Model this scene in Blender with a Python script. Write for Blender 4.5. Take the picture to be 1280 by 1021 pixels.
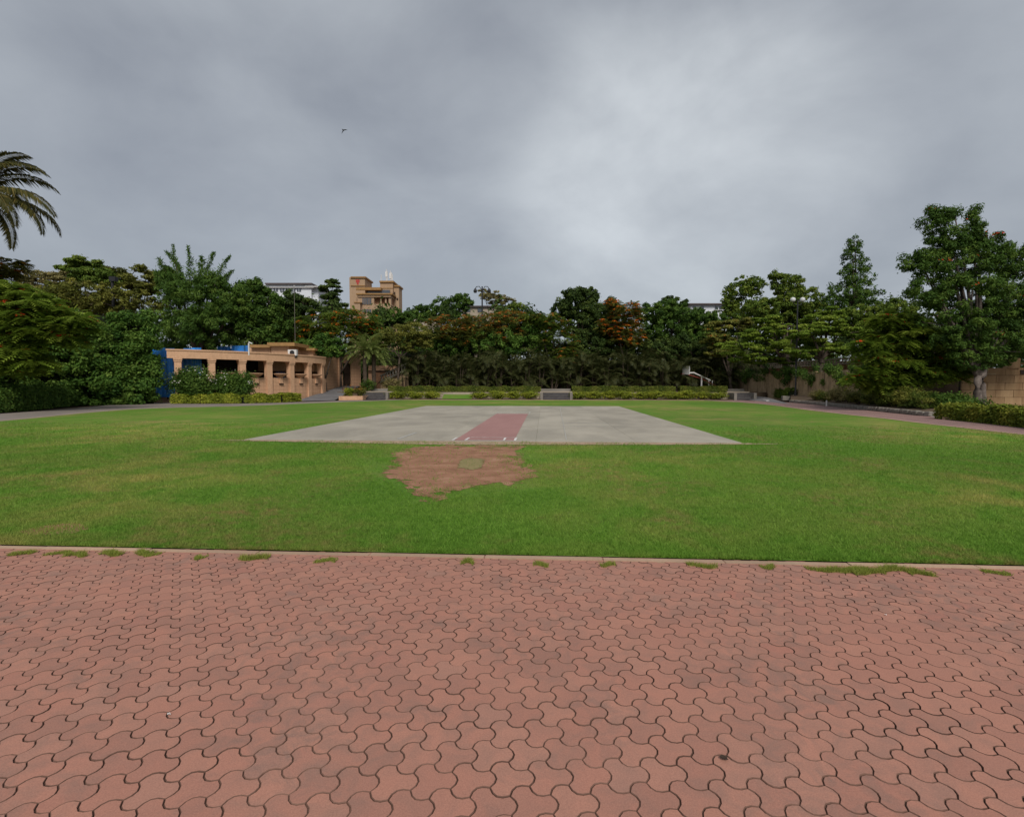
import bpy, bmesh, math, random
import numpy as np
from mathutils import Vector, Matrix

for o in list(bpy.data.objects): bpy.data.objects.remove(o)
S = bpy.context.scene
COL = S.collection
R = math.radians

# ------------------------------------------------------------------ camera
F, CX, CY, EYE = 650.0, 640.0, 510.5, 1.65
YAW, PITCH = R(3.5), math.atan(30.5/650)
cd = bpy.data.cameras.new('camera'); cam = bpy.data.objects.new('camera', cd); COL.objects.link(cam)
cd.sensor_width = 36; cd.lens = 36*F/1280; cd.clip_end = 3000; cd.clip_start = .05
cam.location = (0, 0, EYE); cam.rotation_euler = (R(90)-PITCH, 0, YAW)
S.camera = cam
S.render.resolution_x, S.render.resolution_y = 1024, 816
S.view_settings.view_transform = 'Standard'; S.view_settings.look = 'None'
S.view_settings.exposure = 0.95; S.view_settings.gamma = 1
S.view_settings.use_curve_mapping = False

# ------------------------------------------------------------------ world: overcast sky
SUN_EL, SUN_AZ = R(44), R(168)          # azimuth clockwise from +Y
w = bpy.data.worlds.new('World'); S.world = w; w.use_nodes = True
nt = w.node_tree; nt.nodes.clear()
def N(t, **k):
    n = nt.nodes.new(t)
    for a, b in k.items(): setattr(n, a, b)
    return n
L = lambda a, b: nt.links.new(a, b)
out = N('ShaderNodeOutputWorld'); bg = N('ShaderNodeBackground'); L(bg.outputs[0], out.inputs[0])
sky = N('ShaderNodeTexSky', sky_type='NISHITA', sun_disc=False, sun_elevation=SUN_EL, sun_rotation=SUN_AZ)
bg.inputs[1].default_value = 0.1
tc = N('ShaderNodeTexCoord'); sp = N('ShaderNodeSeparateXYZ'); L(tc.outputs['Generated'], sp.inputs[0])
zz = N('ShaderNodeMath', operation='MAXIMUM'); L(sp.outputs[2], zz.inputs[0]); zz.inputs[1].default_value = 0
za = N('ShaderNodeMath', operation='ADD'); L(zz.outputs[0], za.inputs[0]); za.inputs[1].default_value = 0.22
dx = N('ShaderNodeMath', operation='DIVIDE'); L(sp.outputs[0], dx.inputs[0]); L(za.outputs[0], dx.inputs[1])
dy = N('ShaderNodeMath', operation='DIVIDE'); L(sp.outputs[1], dy.inputs[0]); L(za.outputs[0], dy.inputs[1])
cb = N('ShaderNodeCombineXYZ'); L(dx.outputs[0], cb.inputs[0]); L(dy.outputs[0], cb.inputs[1])
mp = N('ShaderNodeMapping'); L(tc.outputs['Generated'], mp.inputs[0]); mp.inputs['Location'].default_value = (1.7, .4, 3.1)
mp.inputs['Rotation'].default_value = (0, R(24), 0); mp.inputs['Scale'].default_value = (1, 1, 1.7)
n1 = N('ShaderNodeTexNoise'); L(mp.outputs[0], n1.inputs['Vector'])
n1.inputs['Scale'].default_value = 2.3; n1.inputs['Detail'].default_value = 7; n1.inputs['Roughness'].default_value = .53; n1.inputs['Distortion'].default_value = .25
rp = N('ShaderNodeValToRGB'); L(n1.outputs['Fac'], rp.inputs[0])
e = rp.color_ramp.elements
e[0].position = .34; e[0].color = (1.42, 1.53, 1.72, 1); e[1].position = .66; e[1].color = (2.15, 2.29, 2.46, 1)
# a thinner place in the cloud cover
def rayw(px, py):
    v = Vector((px-CX, -(py-CY), -F)); v.normalize()
    return cam.rotation_euler.to_matrix() @ v
pd = rayw(850, 235)
dt = N('ShaderNodeVectorMath', operation='DOT_PRODUCT'); L(tc.outputs['Generated'], dt.inputs[0]); dt.inputs[1].default_value = pd
mr = N('ShaderNodeMapRange', interpolation_type='SMOOTHERSTEP'); L(dt.outputs['Value'], mr.inputs[0])
mr.inputs[1].default_value = .93; mr.inputs[2].default_value = 1.0; mr.inputs[3].default_value = 0; mr.inputs[4].default_value = 1
nm = N('ShaderNodeMath', operation='MULTIPLY'); L(mr.outputs[0], nm.inputs[0]); L(n1.outputs['Fac'], nm.inputs[1])
ad = N('ShaderNodeMix', data_type='RGBA', blend_type='ADD'); L(nm.outputs[0], ad.inputs[0]); L(rp.outputs[0], ad.inputs[6]); ad.inputs[7].default_value = (1.7, 1.75, 1.7, 1)
mx = N('ShaderNodeMix', data_type='RGBA'); mx.inputs[0].default_value = .93
L(sky.outputs[0], mx.inputs[6]); L(ad.outputs[2], mx.inputs[7]); L(mx.outputs[2], bg.inputs[0])

sd = bpy.data.lights.new('sun', 'SUN'); sd.energy = 1.5; sd.angle = R(25); sd.color = (1, .955, .89)
so = bpy.data.objects.new('sun', sd); COL.objects.link(so); so.location = (0, 0, 60)
sdir = Vector((math.sin(SUN_AZ)*math.cos(SUN_EL), math.cos(SUN_AZ)*math.cos(SUN_EL), math.sin(SUN_EL)))
so.rotation_euler = (-sdir).to_track_quat('-Z', 'Y').to_euler()

# ------------------------------------------------------------------ pixels (of the 1280x1021 photo) to places
CR, SR = math.cos(YAW), math.sin(YAW)
def cw(X, Z, z=0.0):                       # right / ahead of the viewer -> world
    return Vector((X*CR - Z*SR, X*SR + Z*CR, z))
RM = cam.rotation_euler.to_matrix()
def ray(px, py): return RM @ Vector((px-CX, -(py-CY), -F))
FW = Vector((-SR, CR, 0))
def gp(px, py, z=0.0):
    r = ray(px, py); t = (z-EYE)/r.z
    return Vector((r.x*t, r.y*t, z))
def at(px, py, D):
    r = ray(px, py); t = D/(r.dot(FW))
    return Vector((r.x*t, r.y*t, EYE+r.z*t))
def mpp(D): return D/F

# ------------------------------------------------------------------ materials
MAT = {}
def newmat(name):
    m = bpy.data.materials.new(name); m.use_nodes = True; MAT[name] = m
    t = m.node_tree; b = t.nodes['Principled BSDF']
    return m, t, b
def c4(c): return (c[0], c[1], c[2], 1)
def ramp(t, fac, stops):
    r = t.nodes.new('ShaderNodeValToRGB'); el = r.color_ramp.elements
    while len(el) < len(stops): el.new(.5)
    for q, (p, c) in zip(el, stops): q.position = p; q.color = c4(c)
    t.links.new(fac, r.inputs[0]); return r.outputs[0]
def noise(t, scale, detail=4, rough=.55, vec=None, dist=0):
    n = t.nodes.new('ShaderNodeTexNoise'); n.inputs['Scale'].default_value = scale
    n.inputs['Detail'].default_value = detail; n.inputs['Roughness'].default_value = rough; n.inputs['Distortion'].default_value = dist
    if vec is not None: t.links.new(vec, n.inputs['Vector'])
    return n.outputs['Fac']
def posn(t):
    g = t.nodes.new('ShaderNodeNewGeometry'); return g.outputs['Position']
def mapped(t, vec, scale=(1,1,1), rot=(0,0,0), loc=(0,0,0)):
    m = t.nodes.new('ShaderNodeMapping'); t.links.new(vec, m.inputs[0])
    m.inputs['Scale'].default_value = scale; m.inputs['Rotation'].default_value = rot; m.inputs['Location'].default_value = loc
    return m.outputs[0]
def mixc(t, fac, a, b, mode='MIX'):
    m = t.nodes.new('ShaderNodeMix'); m.data_type = 'RGBA'; m.blend_type = mode
    for v, i in ((fac, 0), (a, 6), (b, 7)):
        if hasattr(v, 'links') or hasattr(v, 'is_linked'): t.links.new(v, m.inputs[i])
        elif i == 0: m.inputs[0].default_value = v
        else: m.inputs[i].default_value = c4(v)
    return m.outputs[2]
def math_(t, op, a, b=None, c=None):
    m = t.nodes.new('ShaderNodeMath'); m.operation = op
    for i, v in enumerate((a, b, c)):
        if v is None: continue
        if hasattr(v, 'is_linked'): t.links.new(v, m.inputs[i])
        else: m.inputs[i].default_value = v
    return m.outputs[0]
def bump(t, b, h, strength=.4, dist=.01):
    n = t.nodes.new('ShaderNodeBump'); n.inputs['Strength'].default_value = strength; n.inputs['Distance'].default_value = dist
    t.links.new(h, n.inputs['Height']); t.links.new(n.outputs[0], b.inputs['Normal'])
def attr(t, name):
    a = t.nodes.new('ShaderNodeAttribute'); a.attribute_name = name; return a.outputs['Fac']
def objrand(t): return t.nodes.new('ShaderNodeObjectInfo').outputs['Random']

def plain(name, c, rough=.7, metal=0, var=.18, scale=3.0, spec=.3):
    m, t, b = newmat(name)
    f = noise(t, scale, 5, .6, posn(t))
    lo = [x*(1-var) for x in c]; hi = [min(1, x*(1+var)) for x in c]
    t.links.new(ramp(t, f, [(.3, lo), (.7, hi)]), b.inputs['Base Color'])
    b.inputs['Roughness'].default_value = rough; b.inputs['Metallic'].default_value = metal
    b.inputs['Specular IOR Level'].default_value = spec
    bump(t, b, noise(t, scale*8, 4, .6, posn(t)), .25, .01)
    return m
def leafmat(name, dark, mid, light, trans=.3, rough=.6, spec=.10, gain=2.0):
    m, t, b = newmat(name)
    dark, mid, light = [[min(.9, q*gain*w_) for q, w_ in zip(x, (1.22,1,.8) if gain > 1 else (1,1,1))] for x in (dark, mid, light)]
    c = ramp(t, attr(t, 'tone'), [(0, dark), (.5, mid), (1, light)])
    t.links.new(c, b.inputs['Base Color']); b.inputs['Roughness'].default_value = rough
    b.inputs['Specular IOR Level'].default_value = spec
    tr = t.nodes.new('ShaderNodeBsdfTranslucent'); t.links.new(c, tr.inputs[0])
    ms = t.nodes.new('ShaderNodeMixShader'); ms.inputs[0].default_value = trans
    o = t.nodes['Material Output']
    t.links.new(b.outputs[0], ms.inputs[1]); t.links.new(tr.outputs[0], ms.inputs[2]); t.links.new(ms.outputs[0], o.inputs[0])
    return m

def paver_mat(name, per_object):
    m, t, b = newmat(name); p = posn(t)
    r = objrand(t) if per_object else attr(t, 'rnd')
    base = ramp(t, r, [(0, (.30,.142,.108)), (.14, (.335,.152,.114)), (.5, (.36,.162,.12)), (.86, (.378,.174,.128)), (.97, (.34,.168,.128)), (1, (.345,.14,.106))])
    # broad worn areas, grey stains, fine sandy grain
    st = ramp(t, noise(t, 7, 6, .68, p, .8), [(.40, (0,0,0)), (.64, (1,1,1))])
    st2 = ramp(t, noise(t, 1.1, 4, .6, p), [(.36, (.12,.12,.12)), (.62, (1,1,1))])
    k = mixc(t, 1, st, st2, 'MULTIPLY')
    k2 = math_(t, 'MULTIPLY', k, .62)
    c = mixc(t, k2, base, (.165,.115,.098))
    c = mixc(t, math_(t, 'MULTIPLY', ramp(t, noise(t, 1.7, 4, .6, p), [(.45, (0,0,0)), (.75, (1,1,1))]), .30), c, (.37,.185,.137))
    g = ramp(t, noise(t, 150, 5, .75, p), [(.25, (.80,.83,.82)), (.75, (1.32,1.38,1.34))])
    c = mixc(t, 1, c, g, 'MULTIPLY')
    t.links.new(c, b.inputs['Base Color']); b.inputs['Roughness'].default_value = .85; b.inputs['Specular IOR Level'].default_value = .18
    bump(t, b, noise(t, 180, 4, .7, p), .35, .003)
    return m
paver_mat('paver', True); paver_mat('paver_field', False)

def grass_colour(t):
    p = posn(t)
    fl = mapped(t, p, (1, .55, 1))
    fine = noise(t, 9, 6, .68, p)
    c = ramp(t, fine, [(.28, (.064,.140,.018)), (.5, (.094,.190,.026)), (.75, (.135,.232,.040))])
    # worn, yellowing areas
    a = ramp(t, noise(t, .16, 4, .55, fl, .3), [(.42, (0,0,0)), (.62, (1,1,1))])
    bb = ramp(t, noise(t, .75, 5, .62, p, .4), [(.40, (0,0,0)), (.70, (1,1,1))])
    y = math_(t, 'MULTIPLY', math_(t, 'MULTIPLY', a, bb), .85)
    c = mixc(t, y, c, (.27,.23,.08))
    d = ramp(t, noise(t, .42, 5, .66, mapped(t, p, (1,.8,1), (0,0,0), (7,3,0)), .5), [(.48, (0,0,0)), (.64, (1,1,1))])
    d2 = ramp(t, noise(t, 5, 5, .7, p), [(.42, (0,0,0)), (.62, (1,1,1))])
    c = mixc(t, math_(t, 'MULTIPLY', math_(t, 'MULTIPLY', d, d2), .62), c, (.235,.155,.08))
    big = ramp(t, noise(t, .09, 3, .5, mapped(t, p, (1,1.6,1))), [(.35, (.92,.94,.9)), (.65, (1.26,1.16,1.16))])
    return mixc(t, 1, c, big, 'MULTIPLY'), p
m, t, b = newmat('lawn'); c, p = grass_colour(t)
t.links.new(c, b.inputs['Base Color']); b.inputs['Roughness'].default_value = .9; b.inputs['Specular IOR Level'].default_value = .05
bump(t, b, noise(t, 38, 5, .75, p), .7, .03)
m, t, b = newmat('blade'); c, p = grass_colour(t)
tv = ramp(t, attr(t, 'tone'), [(0, (1.22,1.28,1.15)), (1, (1.85,1.78,1.65))])
c = mixc(t, 1, c, tv, 'MULTIPLY')
t.links.new(c, b.inputs['Base Color']); b.inputs['Roughness'].default_value = .6; b.inputs['Specular IOR Level'].default_value = .12
tr = t.nodes.new('ShaderNodeBsdfTranslucent'); t.links.new(c, tr.inputs[0])
ms = t.nodes.new('ShaderNodeMixShader'); ms.inputs[0].default_value = .4
t.links.new(b.outputs[0], ms.inputs[1]); t.links.new(tr.outputs[0], ms.inputs[2]); t.links.new(ms.outputs[0], t.nodes['Material Output'].inputs[0])

m, t, b = newmat('dirt'); p = posn(t)
c = ramp(t, noise(t, 2.2, 6, .65, p), [(.3, (.22,.112,.068)), (.55, (.325,.172,.108)), (.75, (.41,.245,.16))])
c = mixc(t, math_(t, 'MULTIPLY', ramp(t, noise(t, 14, 4, .7, p), [(.55, (0,0,0)), (.7, (1,1,1))]), .35), c, (.13,.12,.04))
t.links.new(c, b.inputs['Base Color']); b.inputs['Roughness'].default_value = .95; b.inputs['Specular IOR Level'].default_value = .05
bump(t, b, noise(t, 30, 6, .7, p), .6, .03)
al = t.nodes.new('ShaderNodeMath'); al.operation = 'GREATER_THAN'
t.links.new(attr(t, 'edge'), al.inputs[0]); t.links.new(math_(t, 'ADD', math_(t, 'MULTIPLY', noise(t, 2.6, 7, .72, p, .8), 2.0), -.60), al.inputs[1])
t.links.new(al.outputs[0], b.inputs['Alpha'])

m, t, b = newmat('sandy'); p = posn(t)
t.links.new(ramp(t, noise(t, 6, 6, .75, p), [(.35, (.22,.15,.085)), (.6, (.40,.28,.185))]), b.inputs['Base Color']); b.inputs['Roughness'].default_value = .95
al = t.nodes.new('ShaderNodeMath'); al.operation = 'GREATER_THAN'
t.links.new(attr(t, 'edge'), al.inputs[0]); t.links.new(math_(t, 'ADD', math_(t, 'MULTIPLY', noise(t, 5, 6, .75, p, .5), .9), -.2), al.inputs[1]); t.links.new(al.outputs[0], b.inputs['Alpha'])
m, t, b = newmat('dry_turf'); p = posn(t)
t.links.new(ramp(t, noise(t, 14, 5, .7, p), [(.3, (.15,.145,.035)), (.7, (.28,.20,.09))]), b.inputs['Base Color']); b.inputs['Roughness'].default_value = .9
al = t.nodes.new('ShaderNodeMath'); al.operation = 'GREATER_THAN'
t.links.new(attr(t, 'edge'), al.inputs[0]); t.links.new(math_(t, 'ADD', math_(t, 'MULTIPLY', noise(t, 7, 6, .75, p, .8), 2.0), -.5), al.inputs[1]); t.links.new(al.outputs[0], b.inputs['Alpha'])
def concrete(name, c0, var=.12, warm=(.30,.26,.20), stripes=False):
    m, t, b = newmat(name); p = posn(t)
    r = objrand(t)
    base = ramp(t, r, [(0, [x*.93 for x in c0]), (1, [x*1.06 for x in c0])])
    s = ramp(t, noise(t, .55, 5, .6, mapped(t, p, (1,.6,1)), .5), [(.36, (.80,.80,.79)), (.64, (1.08,1.075,1.06))])
    c = mixc(t, 1, base, s, 'MULTIPLY')
    c = mixc(t, math_(t, 'MULTIPLY', ramp(t, noise(t, 1.6, 5, .65, p), [(.55, (0,0,0)), (.8, (1,1,1))]), .4), c, warm)
    c = mixc(t, 1, c, ramp(t, noise(t, 40, 4, .7, p), [(.3, (.9,.9,.9)), (.7, (1.1,1.1,1.1))]), 'MULTIPLY')
    t.links.new(c, b.inputs['Base Color']); b.inputs['Roughness'].default_value = .85; b.inputs['Specular IOR Level'].default_value = .2
    bump(t, b, noise(t, 60, 4, .6, p), .25, .01)
concrete('slab', (.35,.318,.262), warm=(.34,.28,.2)); concrete('kerb', (.42,.285,.20)); concrete('grey_path', (.235,.20,.175))
concrete('asphalt', (.15,.145,.15)); concrete('pale_stone', (.36,.30,.235)); concrete('grey_stone', (.22,.20,.175), warm=(.16,.13,.10))
def red_strip():
    m, t, b = newmat('red_paint'); p = posn(t)
    c = ramp(t, noise(t, .8, 6, .65, mapped(t, p, (1,.35,1)), .3), [(.3, (.285,.142,.125)), (.7, (.345,.178,.158))])
    c = mixc(t, math_(t, 'MULTIPLY', ramp(t, noise(t, 6, 6, .7, p), [(.62, (0,0,0)), (.75, (1,1,1))]), .5), c, (.33,.28,.24))
    t.links.new(c, b.inputs['Base Color']); b.inputs['Roughness'].default_value = .8
red_strip()
m, t, b = newmat('white_paint'); p = posn(t)
c = ramp(t, noise(t, 9, 5, .7, p), [(.38, (.42,.37,.33)), (.55, (.72,.70,.66))]); t.links.new(c, b.inputs['Base Color'])
m, t, b = newmat('worn_line'); p = posn(t)
t.links.new(ramp(t, noise(t, 7, 5, .7, p), [(.42, (.33,.312,.27)), (.75, (.42,.40,.36))]), b.inputs['Base Color'])

m, t, b = newmat('pink_path'); p = posn(t)
bk = t.nodes.new('ShaderNodeTexBrick'); t.links.new(p, bk.inputs['Vector']); bk.inputs['Scale'].default_value = 4.5
bk.inputs['Color1'].default_value = (.265,.148,.13,1); bk.inputs['Color2'].default_value = (.32,.19,.165,1); bk.inputs['Mortar'].default_value = (.14,.09,.075,1)
c = mixc(t, 1, bk.outputs[0], ramp(t, noise(t, .6, 5, .6, p), [(.3, (.72,.74,.76)), (.7, (1.1,1.1,1.1))]), 'MULTIPLY')
t.links.new(c, b.inputs['Base Color']); b.inputs['Roughness'].default_value = .85

def blockwall(name, c1, c2, mortar, bw=.55, bh=.28, stain=.5, vec='wall'):
    m, t, b = newmat(name); p = posn(t)
    uv = t.nodes.new('ShaderNodeUVMap'); uv.uv_map = 'uv'
    bk = t.nodes.new('ShaderNodeTexBrick'); t.links.new(uv.outputs[0], bk.inputs['Vector'])
    bk.inputs['Scale'].default_value = 1; bk.inputs['Brick Width'].default_value = bw; bk.inputs['Row Height'].default_value = bh
    bk.inputs['Mortar Size'].default_value = .012; bk.inputs['Mortar Smooth'].default_value = .3; bk.offset = 0
    bk.inputs['Color1'].default_value = c4(c1); bk.inputs['Color2'].default_value = c4(c2); bk.inputs['Mortar'].default_value = c4(mortar)
    c = mixc(t, math_(t, 'MULTIPLY', ramp(t, noise(t, 1.1, 5, .65, mapped(t, p, (1.6,1.6,.35))), [(.45, (0,0,0)), (.75, (1,1,1))]), stain), bk.outputs[0], [x*.45 for x in c1])
    c = mixc(t, 1, c, ramp(t, noise(t, 12, 5, .65, p), [(.3, (.85,.85,.85)), (.7, (1.12,1.12,1.12))]), 'MULTIPLY')
    t.links.new(c, b.inputs['Base Color']); b.inputs['Roughness'].default_value = .85; b.inputs['Specular IOR Level'].default_value = .2
    bump(t, b, math_(t, 'ADD', math_(t, 'MULTIPLY', bk.outputs['Fac'], -1), math_(t, 'MULTIPLY', noise(t, 25, 4, .6, p), .4)), .5, .012)
blockwall('sandstone', (.57,.335,.20), (.61,.365,.22), (.36,.20,.115), .42, .36, .2)
blockwall('far_sandstone', (.38,.255,.16), (.41,.28,.175), (.36,.21,.11), 3, 2.0, .25)
m, t, b = newmat('stucco'); p = posn(t)
c = ramp(t, noise(t, 7, 5, .65, p), [(.3, (.52,.30,.175)), (.7, (.64,.39,.235))])
c = mixc(t, math_(t, 'MULTIPLY', ramp(t, noise(t, 1.3, 5, .7, mapped(t, p, (1.5,1.5,.5))), [(.5, (0,0,0)), (.75, (1,1,1))]), .35), c, (.25,.15,.09))
t.links.new(c, b.inputs['Base Color']); b.inputs['Roughness'].default_value = .85; bump(t, b, noise(t, 30, 4, .6, p), .3, .01)
m, t, b = newmat('stained_wall'); p = posn(t)
c = ramp(t, noise(t, 2.5, 5, .65, p), [(.3, (.38,.26,.145)), (.7, (.52,.37,.22))])
c = mixc(t, ramp(t, noise(t, 1.2, 6, .7, mapped(t, p, (1.8,1.8,.25)), .4), [(.50, (0,0,0)), (.68, (.8,.8,.8))]), c, (.10,.06,.035))
t.links.new(c, b.inputs['Base Color']); b.inputs['Roughness'].default_value = .9; bump(t, b, noise(t, 18, 5, .65, p), .4, .03)
m, t, b = newmat('block'); p = posn(t)
base = ramp(t, objrand(t), [(0, (.33,.21,.105)), (1, (.42,.275,.145))])
c = mixc(t, ramp(t, noise(t, .9, 5, .65, mapped(t, p, (1.6,1.6,.3))), [(.45, (0,0,0)), (.72, (.8,.8,.8))]), base, (.17,.085,.035))
t.links.new(c, b.inputs['Base Color']); b.inputs['Roughness'].default_value = .88; bump(t, b, noise(t, 22, 5, .6, p), .4, .012)

plain('soil', (.10,.07,.045), .95, var=.35, scale=1.2); plain('joint_sand_shade', (.15,.085,.064), .95, var=.6, scale=1.3, spec=.05)
plain('bark', (.075,.055,.042), .9, var=.4, scale=6); plain('grey_bark', (.13,.105,.09), .9, var=.45, scale=5); plain('palm_bark', (.07,.05,.035), .95, var=.4, scale=8)
plain('blue_sheet', (.025,.21,.60), .45, var=.3, scale=1.6, spec=.5); plain('dark_metal', (.02,.02,.022), .5)
plain('white_wall', (.62,.64,.68), .7, var=.08); plain('white_metal', (.62,.60,.58), .5, var=.12); plain('roof_edge', (.10,.08,.08), .7)
plain('brown_wall', (.20,.085,.052), .9, var=.3); plain('dark_wood', (.035,.02,.012), .7, var=.4); plain('terracotta', (.34,.13,.07), .8)
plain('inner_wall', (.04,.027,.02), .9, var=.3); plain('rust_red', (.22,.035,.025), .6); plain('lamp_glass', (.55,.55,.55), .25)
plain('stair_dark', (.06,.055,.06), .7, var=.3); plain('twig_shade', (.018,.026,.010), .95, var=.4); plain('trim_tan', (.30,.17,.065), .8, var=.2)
plain('red_sign', (.40,.05,.04), .6, var=.3); plain('cap_stone', (.34,.25,.15), .85, var=.25)
m, t, b = newmat('window_glass'); b.inputs['Base Color'].default_value = (.07,.08,.095,1); b.inputs['Roughness'].default_value = .12; b.inputs['Specular IOR Level'].default_value = .6
plain('drape', (.30,.155,.085), .85, var=.2)

leafmat('leaf_deep', (.014,.036,.009), (.028,.066,.014), (.06,.112,.024))
leafmat('leaf_dark', (.012,.026,.009), (.022,.045,.013), (.05,.082,.022))
leafmat('leaf_mid', (.022,.05,.010), (.048,.088,.016), (.095,.14,.028))
leafmat('leaf_olive', (.028,.040,.010), (.058,.076,.018), (.11,.125,.032))
leafmat('leaf_dusty', (.045,.052,.022), (.088,.095,.045), (.14,.14,.07))
leafmat('leaf_fresh', (.035,.075,.012), (.07,.125,.018), (.12,.18,.034), trans=.4)
leafmat('leaf_creeper', (.014,.042,.010), (.034,.082,.016), (.075,.138,.032))
leafmat('leaf_gold', (.034,.056,.008), (.085,.125,.016), (.175,.21,.032))
leafmat('leaf_border', (.025,.05,.008), (.062,.095,.014), (.13,.155,.03))
leafmat('leaf_hedge', (.018,.036,.008), (.045,.072,.014), (.10,.12,.03))
leafmat('leaf_areca', (.010,.020,.008), (.024,.037,.013), (.075,.085,.04), spec=.14, rough=.5, gain=1.5)
leafmat('leaf_date', (.035,.062,.018), (.072,.115,.035), (.125,.165,.065))
leafmat('leaf_coco', (.012,.018,.007), (.032,.038,.013), (.085,.08,.03))
leafmat('flower_orange', (.34,.055,.008), (.55,.12,.012), (.65,.22,.02), .3, gain=1.0)
leafmat('flower_red', (.30,.015,.010), (.55,.045,.015), (.62,.13,.02), .3, gain=1.0)
leafmat('flower_rust', (.20,.055,.012), (.36,.11,.018), (.42,.20,.03), .3, gain=1.0)
leafmat('flower_white', (.45,.45,.40), (.6,.6,.52), (.7,.68,.55), .2, gain=1.0)
leafmat('dry_grass', (.15,.20,.03), (.25,.30,.05), (.36,.36,.09), .3, gain=1.0)

# ------------------------------------------------------------------ mesh helpers
def link(o): COL.objects.link(o); return o
def tag(o, label, cat, group=None):
    o['label'] = label; o['category'] = cat
    if group: o['group'] = group
    return o
def thing(name, label, cat, loc=(0,0,0), group=None, rz=0):
    o = link(bpy.data.objects.new(name, None)); o.location = loc; o.rotation_euler = (0,0,rz)
    o.empty_display_size = .2
    return tag(o, label, cat, group)
def meshobj(name, me, mat, parent=None):
    o = link(bpy.data.objects.new(name, me))
    if mat and not me.materials: me.materials.append(MAT[mat])
    if parent: o.parent = parent
    return o
class MB:
    """collects shapes in world coordinates; build() makes one mesh object"""
    def __init__(s): s.v = []; s.f = []; s.uv = []
    def face(s, pts, uvs=None):
        i = len(s.v); s.v += [tuple(p) for p in pts]; s.f.append(tuple(range(i, i+len(pts)))); s.uv.append(uvs)
    def box(s, c, size, rz=0, M=None):
        hx, hy, hz = [q/2 for q in size]
        T = M if M else Matrix.Translation(Vector(c)) @ Matrix.Rotation(rz, 4, 'Z')
        P = [T @ Vector((x, y, z)) for z in (-hz, hz) for x, y in ((-hx,-hy),(hx,-hy),(hx,hy),(-hx,hy))]
        i = len(s.v); s.v += [tuple(p) for p in P]
        for f, dims in (((0,3,2,1),0), ((4,5,6,7),0), ((0,1,5,4),1), ((1,2,6,5),2), ((2,3,7,6),1), ((3,0,4,7),2)):
            s.f.append(tuple(i+k for k in f))
            a = size[0] if dims != 2 else size[1]; bb = size[2] if dims else size[1]
            s.uv.append([(0,0),(a,0),(a,bb),(0,bb)])
        return s
    def prism(s, poly, z0, z1):
        n = len(poly); i = len(s.v)
        s.v += [(p[0], p[1], z0) for p in poly] + [(p[0], p[1], z1) for p in poly]
        s.f.append(tuple(i+n+k for k in range(n))); s.uv.append(None)
        s.f.append(tuple(i+n-1-k for k in range(n))); s.uv.append(None)
        u = 0
        for k in range(n):
            k2 = (k+1) % n; d = (Vector(poly[k2][:2])-Vector(poly[k][:2])).length
            s.f.append((i+k, i+k2, i+n+k2, i+n+k)); s.uv.append([(u,z0),(u+d,z0),(u+d,z1),(u,z1)]); u += d
        return s
    def tube(s, pts, radii, n=7, cap=True):
        pts = [Vector(p) for p in pts]; base = len(s.v)
        for k, p in enumerate(pts):
            d = (pts[min(k+1, len(pts)-1)]-pts[max(k-1, 0)]).normalized()
            a = d.cross(Vector((0,0,1)));
            if a.length < .05: a = d.cross(Vector((1,0,0)))
            a.normalize(); b = d.cross(a)
            r = radii[k] if hasattr(radii, '__len__') else radii
            for q in range(n):
                an = 2*math.pi*q/n; s.v.append(tuple(p + a*math.cos(an)*r + b*math.sin(an)*r))
        for k in range(len(pts)-1):
            for q in range(n):
                q2 = (q+1) % n
                s.f.append((base+k*n+q, base+(k+1)*n+q, base+(k+1)*n+q2, base+k*n+q2)); s.uv.append(None)
        if cap:
            s.f.append(tuple(base+q for q in range(n))); s.uv.append(None)
            e = base+(len(pts)-1)*n; s.f.append(tuple(e+n-1-q for q in range(n))); s.uv.append(None)
        return s
    def lathe(s, c, prof, n=14):
        base = len(s.v)
        for r, z in prof:
            for q in range(n):
                a = 2*math.pi*q/n; s.v.append((c[0]+r*math.cos(a), c[1]+r*math.sin(a), c[2]+z))
        for k in range(len(prof)-1):
            for q in range(n):
                q2 = (q+1) % n; s.f.append((base+k*n+q, base+k*n+q2, base+(k+1)*n+q2, base+(k+1)*n+q)); s.uv.append(None)
        e = base+(len(prof)-1)*n; s.f.append(tuple(e+q for q in range(n))); s.uv.append(None)
        s.f.append(tuple(base+n-1-q for q in range(n))); s.uv.append(None)
        return s
    def build(s, name, mat, parent=None, smooth=False, org=None):
        o0 = Vector(org) if org is not None else (Vector(parent_loc(parent)) if parent else Vector((0,0,0)))
        me = bpy.data.meshes.new(name)
        me.from_pydata([(a-o0.x, b-o0.y, c-o0.z) for a, b, c in s.v], [], s.f)
        ul = me.uv_layers.new(name='uv'); k = 0
        for f, u in zip(s.f, s.uv):
            for j in range(len(f)):
                if u: ul.data[k].uv = u[j]
                else: v = s.v[f[j]]; ul.data[k].uv = (v[0]+v[1]*.3, v[2])
                k += 1
        if smooth: me.polygons.foreach_set('use_smooth', [True]*len(me.polygons))
        me.update()
        o = meshobj(name, me, mat, parent)
        if not parent: o.location = o0
        return o
def parent_loc(p):
    v = Vector((0,0,0))
    while p is not None: v += p.location; p = p.parent
    return v
def struct(o): o['kind'] = 'structure'; return o
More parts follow.
